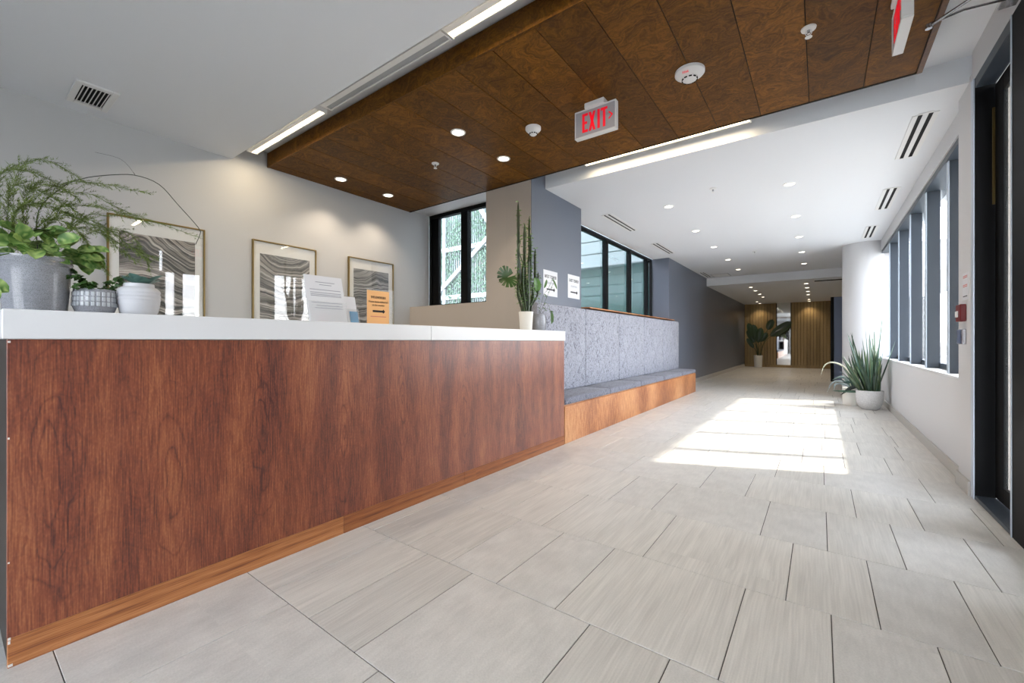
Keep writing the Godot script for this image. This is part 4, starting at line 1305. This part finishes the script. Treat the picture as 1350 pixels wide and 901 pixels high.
		tube(s, path, [0.0025, 0.0016], 5, Color(0.08, 0.10, 0.06))
		for k in range(6, 20, 3):
			var d := Vector3(rnd(-0.3, 1), rnd(-1, 0.6), rnd(-1, 1)).normalized()
			var sz := rnd(0.018, 0.032)
			s.append_from(lance, 0, aim(path[k], d, Vector3(1, 0.4, 0.3), Vector3(sz * 0.22, sz, sz * 0.3)))
		part(t, "stem", s, M["leaf"])
	for q in [[Vector3(0.03, 0.53, -0.20), Vector3(0.1, -0.75, -0.55), 0.13, 0.011], [Vector3(0.05, 0.20, -0.145), Vector3(0.0, -1.0, -0.15), 0.13, 0.017], [Vector3(0.02, 0.42, -0.06), Vector3(0.1, 0.9, -0.4), 0.10, 0.011]]:
		put_mesh(t, "leaf", lance, M["leaf"], aim(q[0], q[1], Vector3(1, 0.3, 0.4), Vector3(q[3] * 1.5, q[2], q[3] * 1.5)))
	# ---- snake plant
	pc = Vector3(0.59, 0, -8.12)
	t = thing("snake_plant", "bushy snake plant in a round pale concrete bowl beside the column", "potted plant", pc)
	s = ST()
	lathe(s, Vector3.ZERO, [Vector2(0, 0), Vector2(0.085, 0), Vector2(0.12, 0.03), Vector2(0.148, 0.09), Vector2(0.158, 0.16), Vector2(0.16, 0.275), Vector2(0.157, 0.28), Vector2(0.15, 0.28), Vector2(0.148, 0.25), Vector2(0, 0.25)], 44)
	part(t, "pot", s, M["concrete pot"])
	s = ST()
	lathe(s, Vector3.ZERO, [Vector2(0.148, 0.251), Vector2(0, 0.26)], 24)
	part(t, "soil", s, M["soil"])
	var sn := noise(221, 1.0, 2)
	var snake := []
	for i in 4:
		snake.append(leaf_mesh(blade, 10, 0.35, 1.0 + 1.2 * i, func(q: float, k: float) -> Color:
			if absf(k) > 0.9 and i % 2 == 0: return Color(0.20, 0.24, 0.09)
			var v := sn.get_noise_2d(q * 14.0 + i * 20.0, k * 1.2)
			return Color(0.014, 0.042, 0.028).lerp(Color(0.085, 0.15, 0.10), clampf(0.35 + v * 1.3, 0.0, 1.0)), 0.9 if i % 2 == 0 else -0.6))
	for i in 95:
		var a := rnd(0, TAU)
		var r := sqrt(rnd(0, 1)) * 0.12
		var lean := r / 0.12 * rnd(0.05, 0.6)
		var d := Vector3(minf(cos(a) * lean - 0.10, 0.03), 1.0, sin(a) * lean)
		var ln := rnd(0.5, 0.95) if r < 0.08 else rnd(0.28, 0.62)
		put_mesh(t, "leaf", snake[i % 4], M["glossy leaf"], aim(Vector3(cos(a) * r, 0.25, sin(a) * r), d, Vector3(cos(a * 3.0), 0.0, sin(a * 3.0) + 0.2), Vector3(rnd(0.014, 0.023), ln, 0.02)))
	for q in [[0.04, 0.0, 0.10, 1.35, 0.02], [0.0, 0.02, -0.04, 1.02, 0.016], [0.07, 0.0, 0.30, 0.8, 0.018], [0.04, 0.0, 0.20, 0.70, 0.016], [0.05, 0.03, 0.24, 0.45, 0.022], [0.09, 0.02, 0.12, 0.34, 0.034], [-0.09, 0.0, -0.55, 0.45, 0.02], [-0.10, 0.03, -0.75, 0.4, 0.02], [-0.10, 0.0, -1.6, 0.34, 0.03]]:
		put_mesh(t, "leaf", snake[1], M["glossy leaf"], aim(Vector3(q[0], 0.25, q[1]), Vector3(q[2], 1.0, 0.02) if q[2] > -1.5 else Vector3(-1.0, 0.0, 0.2), Vector3(0.3, 0.1, 1.0), Vector3(q[4] * 0.8, q[3], 0.02)))
	t = thing("pale_planter", "plain white cylinder pot half hidden behind the snake plant bowl", "potted plant", Vector3(0.40, 0, -8.5))
	s = ST()
	lathe(s, Vector3.ZERO, [Vector2(0, 0), Vector2(0.105, 0), Vector2(0.11, 0.005), Vector2(0.115, 0.27), Vector2(0.112, 0.275), Vector2(0.105, 0.275), Vector2(0.10, 0.25), Vector2(0, 0.25)], 40)
	part(t, "pot", s, M["matte white pot"])
	s = ST()
	lathe(s, Vector3.ZERO, [Vector2(0.10, 0.251), Vector2(0, 0.26)], 24)
	part(t, "soil", s, M["soil"])
	var strap := func(pts: Array, w: float, c: Color) -> void:
		var path := smooth_path(pts, 18)
		var q := ST()
		q.set_smooth_group(0)
		q.set_color(c)
		for i in 17:
			var d: Vector3 = (path[i + 1] - path[i]).normalized()
			var sd := d.cross(Vector3(0.2, 0.25, 1).normalized()).normalized()
			var w0: float = w * sin(PI * clampf(0.12 + i / 17.0 * 0.88, 0, 1)) + 0.001
			var w1: float = w * sin(PI * clampf(0.12 + (i + 1) / 17.0 * 0.88, 0, 1)) + 0.001
			var a0: Vector3 = path[i]
			var a1: Vector3 = path[i + 1]
			var lift := Vector3(0, 0.004, 0.006)
			poly(q, [a0 - sd * w0, a0 + lift, a1 + lift, a1 - sd * w1], Vector3(0, 0.2, 1), 0)
			poly(q, [a0 + lift, a0 + sd * w0, a1 + sd * w1, a1 + lift], Vector3(0, 0.2, 1), 0)
		part(t, "leaf", q, M["leaf"])
	strap.call([Vector3(0, 0.25, 0), Vector3(-0.06, 0.55, 0.02), Vector3(-0.2, 0.66, 0.05), Vector3(-0.33, 0.63, 0.05), Vector3(-0.39, 0.45, 0.05)], 0.013, Color(0.55, 0.54, 0.42))
	strap.call([Vector3(0, 0.25, 0), Vector3(0.0, 0.5, 0.03), Vector3(-0.05, 0.66, 0.05), Vector3(-0.11, 0.78, 0.06)], 0.018, Color(0.48, 0.50, 0.44))
	strap.call([Vector3(0, 0.25, 0), Vector3(-0.08, 0.42, 0.02), Vector3(-0.16, 0.43, 0.04), Vector3(-0.24, 0.38, 0.05)], 0.02, Color(0.16, 0.22, 0.21))
	strap.call([Vector3(0, 0.25, 0), Vector3(-0.1, 0.36, 0.02), Vector3(-0.24, 0.34, 0.04), Vector3(-0.31, 0.17, 0.05)], 0.013, Color(0.26, 0.30, 0.31))
	strap.call([Vector3(0, 0.25, 0), Vector3(-0.08, 0.32, 0.04), Vector3(-0.2, 0.32, 0.06), Vector3(-0.22, 0.2, 0.06)], 0.016, Color(0.24, 0.29, 0.30))
	strap.call([Vector3(0.02, 0.25, 0), Vector3(0.0, 0.36, 0.06), Vector3(-0.08, 0.36, 0.08), Vector3(-0.14, 0.42, 0.09)], 0.02, Color(0.03, 0.07, 0.06))
	strap.call([Vector3(0.02, 0.25, 0.02), Vector3(0.04, 0.30, 0.12), Vector3(-0.04, 0.26, 0.15), Vector3(-0.14, 0.16, 0.16)], 0.026, Color(0.012, 0.02, 0.022))
	strap.call([Vector3(0.04, 0.25, 0.02), Vector3(0.06, 0.36, 0.08), Vector3(0.0, 0.40, 0.10), Vector3(-0.08, 0.46, 0.1)], 0.02, Color(0.05, 0.09, 0.075))
	# ---- far big-leaved plant
	pc = Vector3(-1.93, 0, -18.75)
	t = thing("broadleaf_plant", "dark broad-leaved plant in a tall white pot against the oak slats", "potted plant", pc)
	s = ST()
	lathe(s, Vector3.ZERO, [Vector2(0, 0), Vector2(0.125, 0), Vector2(0.13, 0.005), Vector2(0.15, 0.46), Vector2(0.147, 0.465), Vector2(0.138, 0.465), Vector2(0.135, 0.42), Vector2(0, 0.42)], 36)
	part(t, "pot", s, M["matte white pot"])
	s = ST()
	lathe(s, Vector3.ZERO, [Vector2(0.135, 0.421), Vector2(0, 0.43)], 20)
	part(t, "soil", s, M["soil"])
	var big := leaf_mesh(oval, 10, 0.35, 0.25, green(Color(0.02, 0.035, 0.02), Color(0.04, 0.075, 0.03)))
	for q in [[-0.14, 1.15, -0.25, 0.6, 0.15], [-0.12, 0.95, -0.4, 0.55, 0.13], [-0.08, 1.05, -0.1, 0.62, 0.17], [0.0, 0.95, 0.15, 0.6, 0.16], [0.1, 1.0, 0.5, 0.4, 0.13], [0.32, 1.45, 0.35, 0.42, 0.15], [0.42, 1.2, 1.0, 0.85, 0.2], [-0.14, 0.75, -0.5, 0.45, 0.1], [0.55, 1.42, 1.6, 0.5, 0.13]]:
		s = ST()
		tube(s, smooth_path([Vector3(q[0] * 0.15, 0.42, 0.0), Vector3(q[0] * 0.4, 0.42 + (q[1] - 0.42) * 0.6, 0.03), Vector3(q[0], q[1], 0.06)], 12), [0.014, 0.009], 6, Color(0.05, 0.07, 0.03))
		part(t, "stalk", s, M["leaf"])
		put_mesh(t, "leaf", big, M["glossy leaf"], aim(Vector3(q[0], q[1], 0.06), Vector3(q[2], 0.8, 0.05), Vector3(0.1, 0.2, 1.0), Vector3(q[4], q[3], q[4])))

# ------------------------------------------------------------------ outside
func outdoors() -> void:
	single("ground_paving", bspan(-40, 40, -0.3, -0.13, -50, 30), M["paving"], "pale paving outside around the building", "paving", "", "structure")
	single("added_sun_canopy", bspan(1.05, 4.4, 3.6, 3.8, -4.15, 3.0, 0.01), M["white paint"], "flat white canopy added outside to keep direct sun off the entrance", "canopy", "", "structure")  # unseen slab added to stop sun entering by the door and sidelight
	var v := ST()
	span(v, 0.905, 4.2, -0.1, 3.6, -4.2, -4.08)
	single("wall_added_porch", v, M["beige paint"], "beige porch wall added to block direct sun, seen through the glass door", "wall", "", "structure")  # wing wall placed to stop sun slanting in through the door glass
	single("added_shade_storey", bspan(-2.75, 1.05, 3.1, 6.4, -19.4, -4.05), M["pale siding"], "storey block added above the corridor to shade the reception window", "building", "", "structure")  # unseen block added so no sun reaches the reception window reveal
	# neighbouring building
	var t := thing("neighbouring_building", "pale sided building across the courtyard seen through the banquette window", "building", Vector3(-5.5, 0, -13.0))
	part(t, "wall", bspan(-4.0, 2.3, -0.1, 7.0, -0.4, -0.04), M["siding"])
	for k in 10:
		part(t, "siding_board", bspan(-4.0, 2.3, 0.3 + k * 0.32, 0.3 + k * 0.32 + 0.305, -0.04, -0.005 + 0.006 * (k % 2), 0.004), M["siding"])
	part(t, "ledge", bspan(-4.0, 2.3, 3.42, 3.5, -0.04, 0.35, 0.01), M["white steel"])
	for k in 8:
		part(t, "upper_board", bspan(-4.0, 2.3, 3.52 + k * 0.42, 3.52 + k * 0.42 + 0.39, -0.04, 0.03, 0.006), M["pale siding"])
	# vine screen behind the reception window
	t = thing("vine_screen", "white braced garden screen overgrown with vines outside the reception window", "trellis", Vector3(-7.0, 0, -7.6))
	part(t, "backing", bspan(-2.2, 1.6, 0, 5.6, -0.25, -0.2), M["siding"])
	for k in 54:
		part(t, "rod", bspan(-2.2 + k * 0.07, -2.2 + k * 0.07 + 0.018, 0, 5.6, -0.04, -0.018), M["screen mesh"])
	for y in [1.1, 2.05, 3.25, 4.5]:
		part(t, "rail", bspan(-2.2, 1.6, y, y + 0.11, -0.02, 0.03, 0.004), M["white steel"])
	for q in [[-0.9, 2.2, 1.05, 3.62], [0.15, 4.7, 1.2, 3.2]]:
		var a := Vector3(q[0], q[1], 0.06)
		var b := Vector3(q[2], q[3], 0.06)
		var s := ST()
		cbox(s, (a + b) / 2, Vector3((b - a).length() / 2, 0.05, 0.025), 0.004, Basis(Vector3.BACK, atan2(b.y - a.y, b.x - a.x)))
		part(t, "brace", s, M["white steel"])
	part(t, "post", bspan(-0.70, -0.63, 0, 5.6, 0.0, 0.06, 0.004), M["white steel"])
	var oval := func(q: float) -> float: return 1.6 * sqrt(maxf(q, 0.004)) * sqrt(maxf(1.0 - q, 0.0))
	var lf := leaf_mesh(oval, 3, 0.3, 0.2, green(Color(0.05, 0.11, 0.07), Color(0.15, 0.24, 0.18)))
	var xs: Array[Transform3D] = []
	var vn := noise(301, 1.0, 2)
	while xs.size() < 9000:
		var p := Vector3(rnd(-2.1, 1.5), rnd(0.2, 5.5), rnd(-0.1, 0.05))
		if vn.get_noise_2d(p.x * 0.7, p.y * 0.7) + (0.12 if p.x < 0.0 else -0.10) < rnd(-0.15, 0.25): continue
		var d := Vector3(rnd(-0.5, 0.5), -1.0, rnd(-0.2, 0.4))
		var sz := rnd(0.035, 0.075)
		xs.append(aim(p, d, Vector3(rnd(-0.4, 0.4), 0.3, 1), Vector3(sz * 0.4, sz, sz)))
	vine_mass(t, "vine_leaves", lf, xs)
	# grasses below the banquette window
	t = thing("tall_grasses", "row of tall blue-green grasses outside below the banquette window", "grass", Vector3(-5.4, 0, -11.6))
	var gm := leaf_mesh(func(q: float) -> float: return 1.0 - q, 4, 0.01, 0.12, green(Color(0.02, 0.05, 0.04), Color(0.07, 0.13, 0.10)))
	xs = []
	for i in 2600:
		xs.append(aim(Vector3(rnd(-2.0, 2.2), 0, rnd(-0.4, 0.4)), Vector3(rnd(-0.2, 0.2), 1, rnd(-0.15, 0.15)), Vector3(rnd(-0.5, 0.5), 0, 1), Vector3(0.022, rnd(1.5, 2.35), 1.0)))
	vine_mass(t, "grass_blades", gm, xs)

func vine_mass(parent: Node3D, called: String, mesh: Mesh, xs: Array[Transform3D]) -> void:
	var mm := MultiMesh.new()
	mm.transform_format = MultiMesh.TRANSFORM_3D
	mm.mesh = mesh
	mm.instance_count = xs.size()
	for i in xs.size(): mm.set_instance_transform(i, xs[i])
	var o := MultiMeshInstance3D.new()
	o.name = called
	o.multimesh = mm
	o.material_override = M["leaf"]
	o.set_meta("kind", "stuff")
	parent.add_child(o, true)
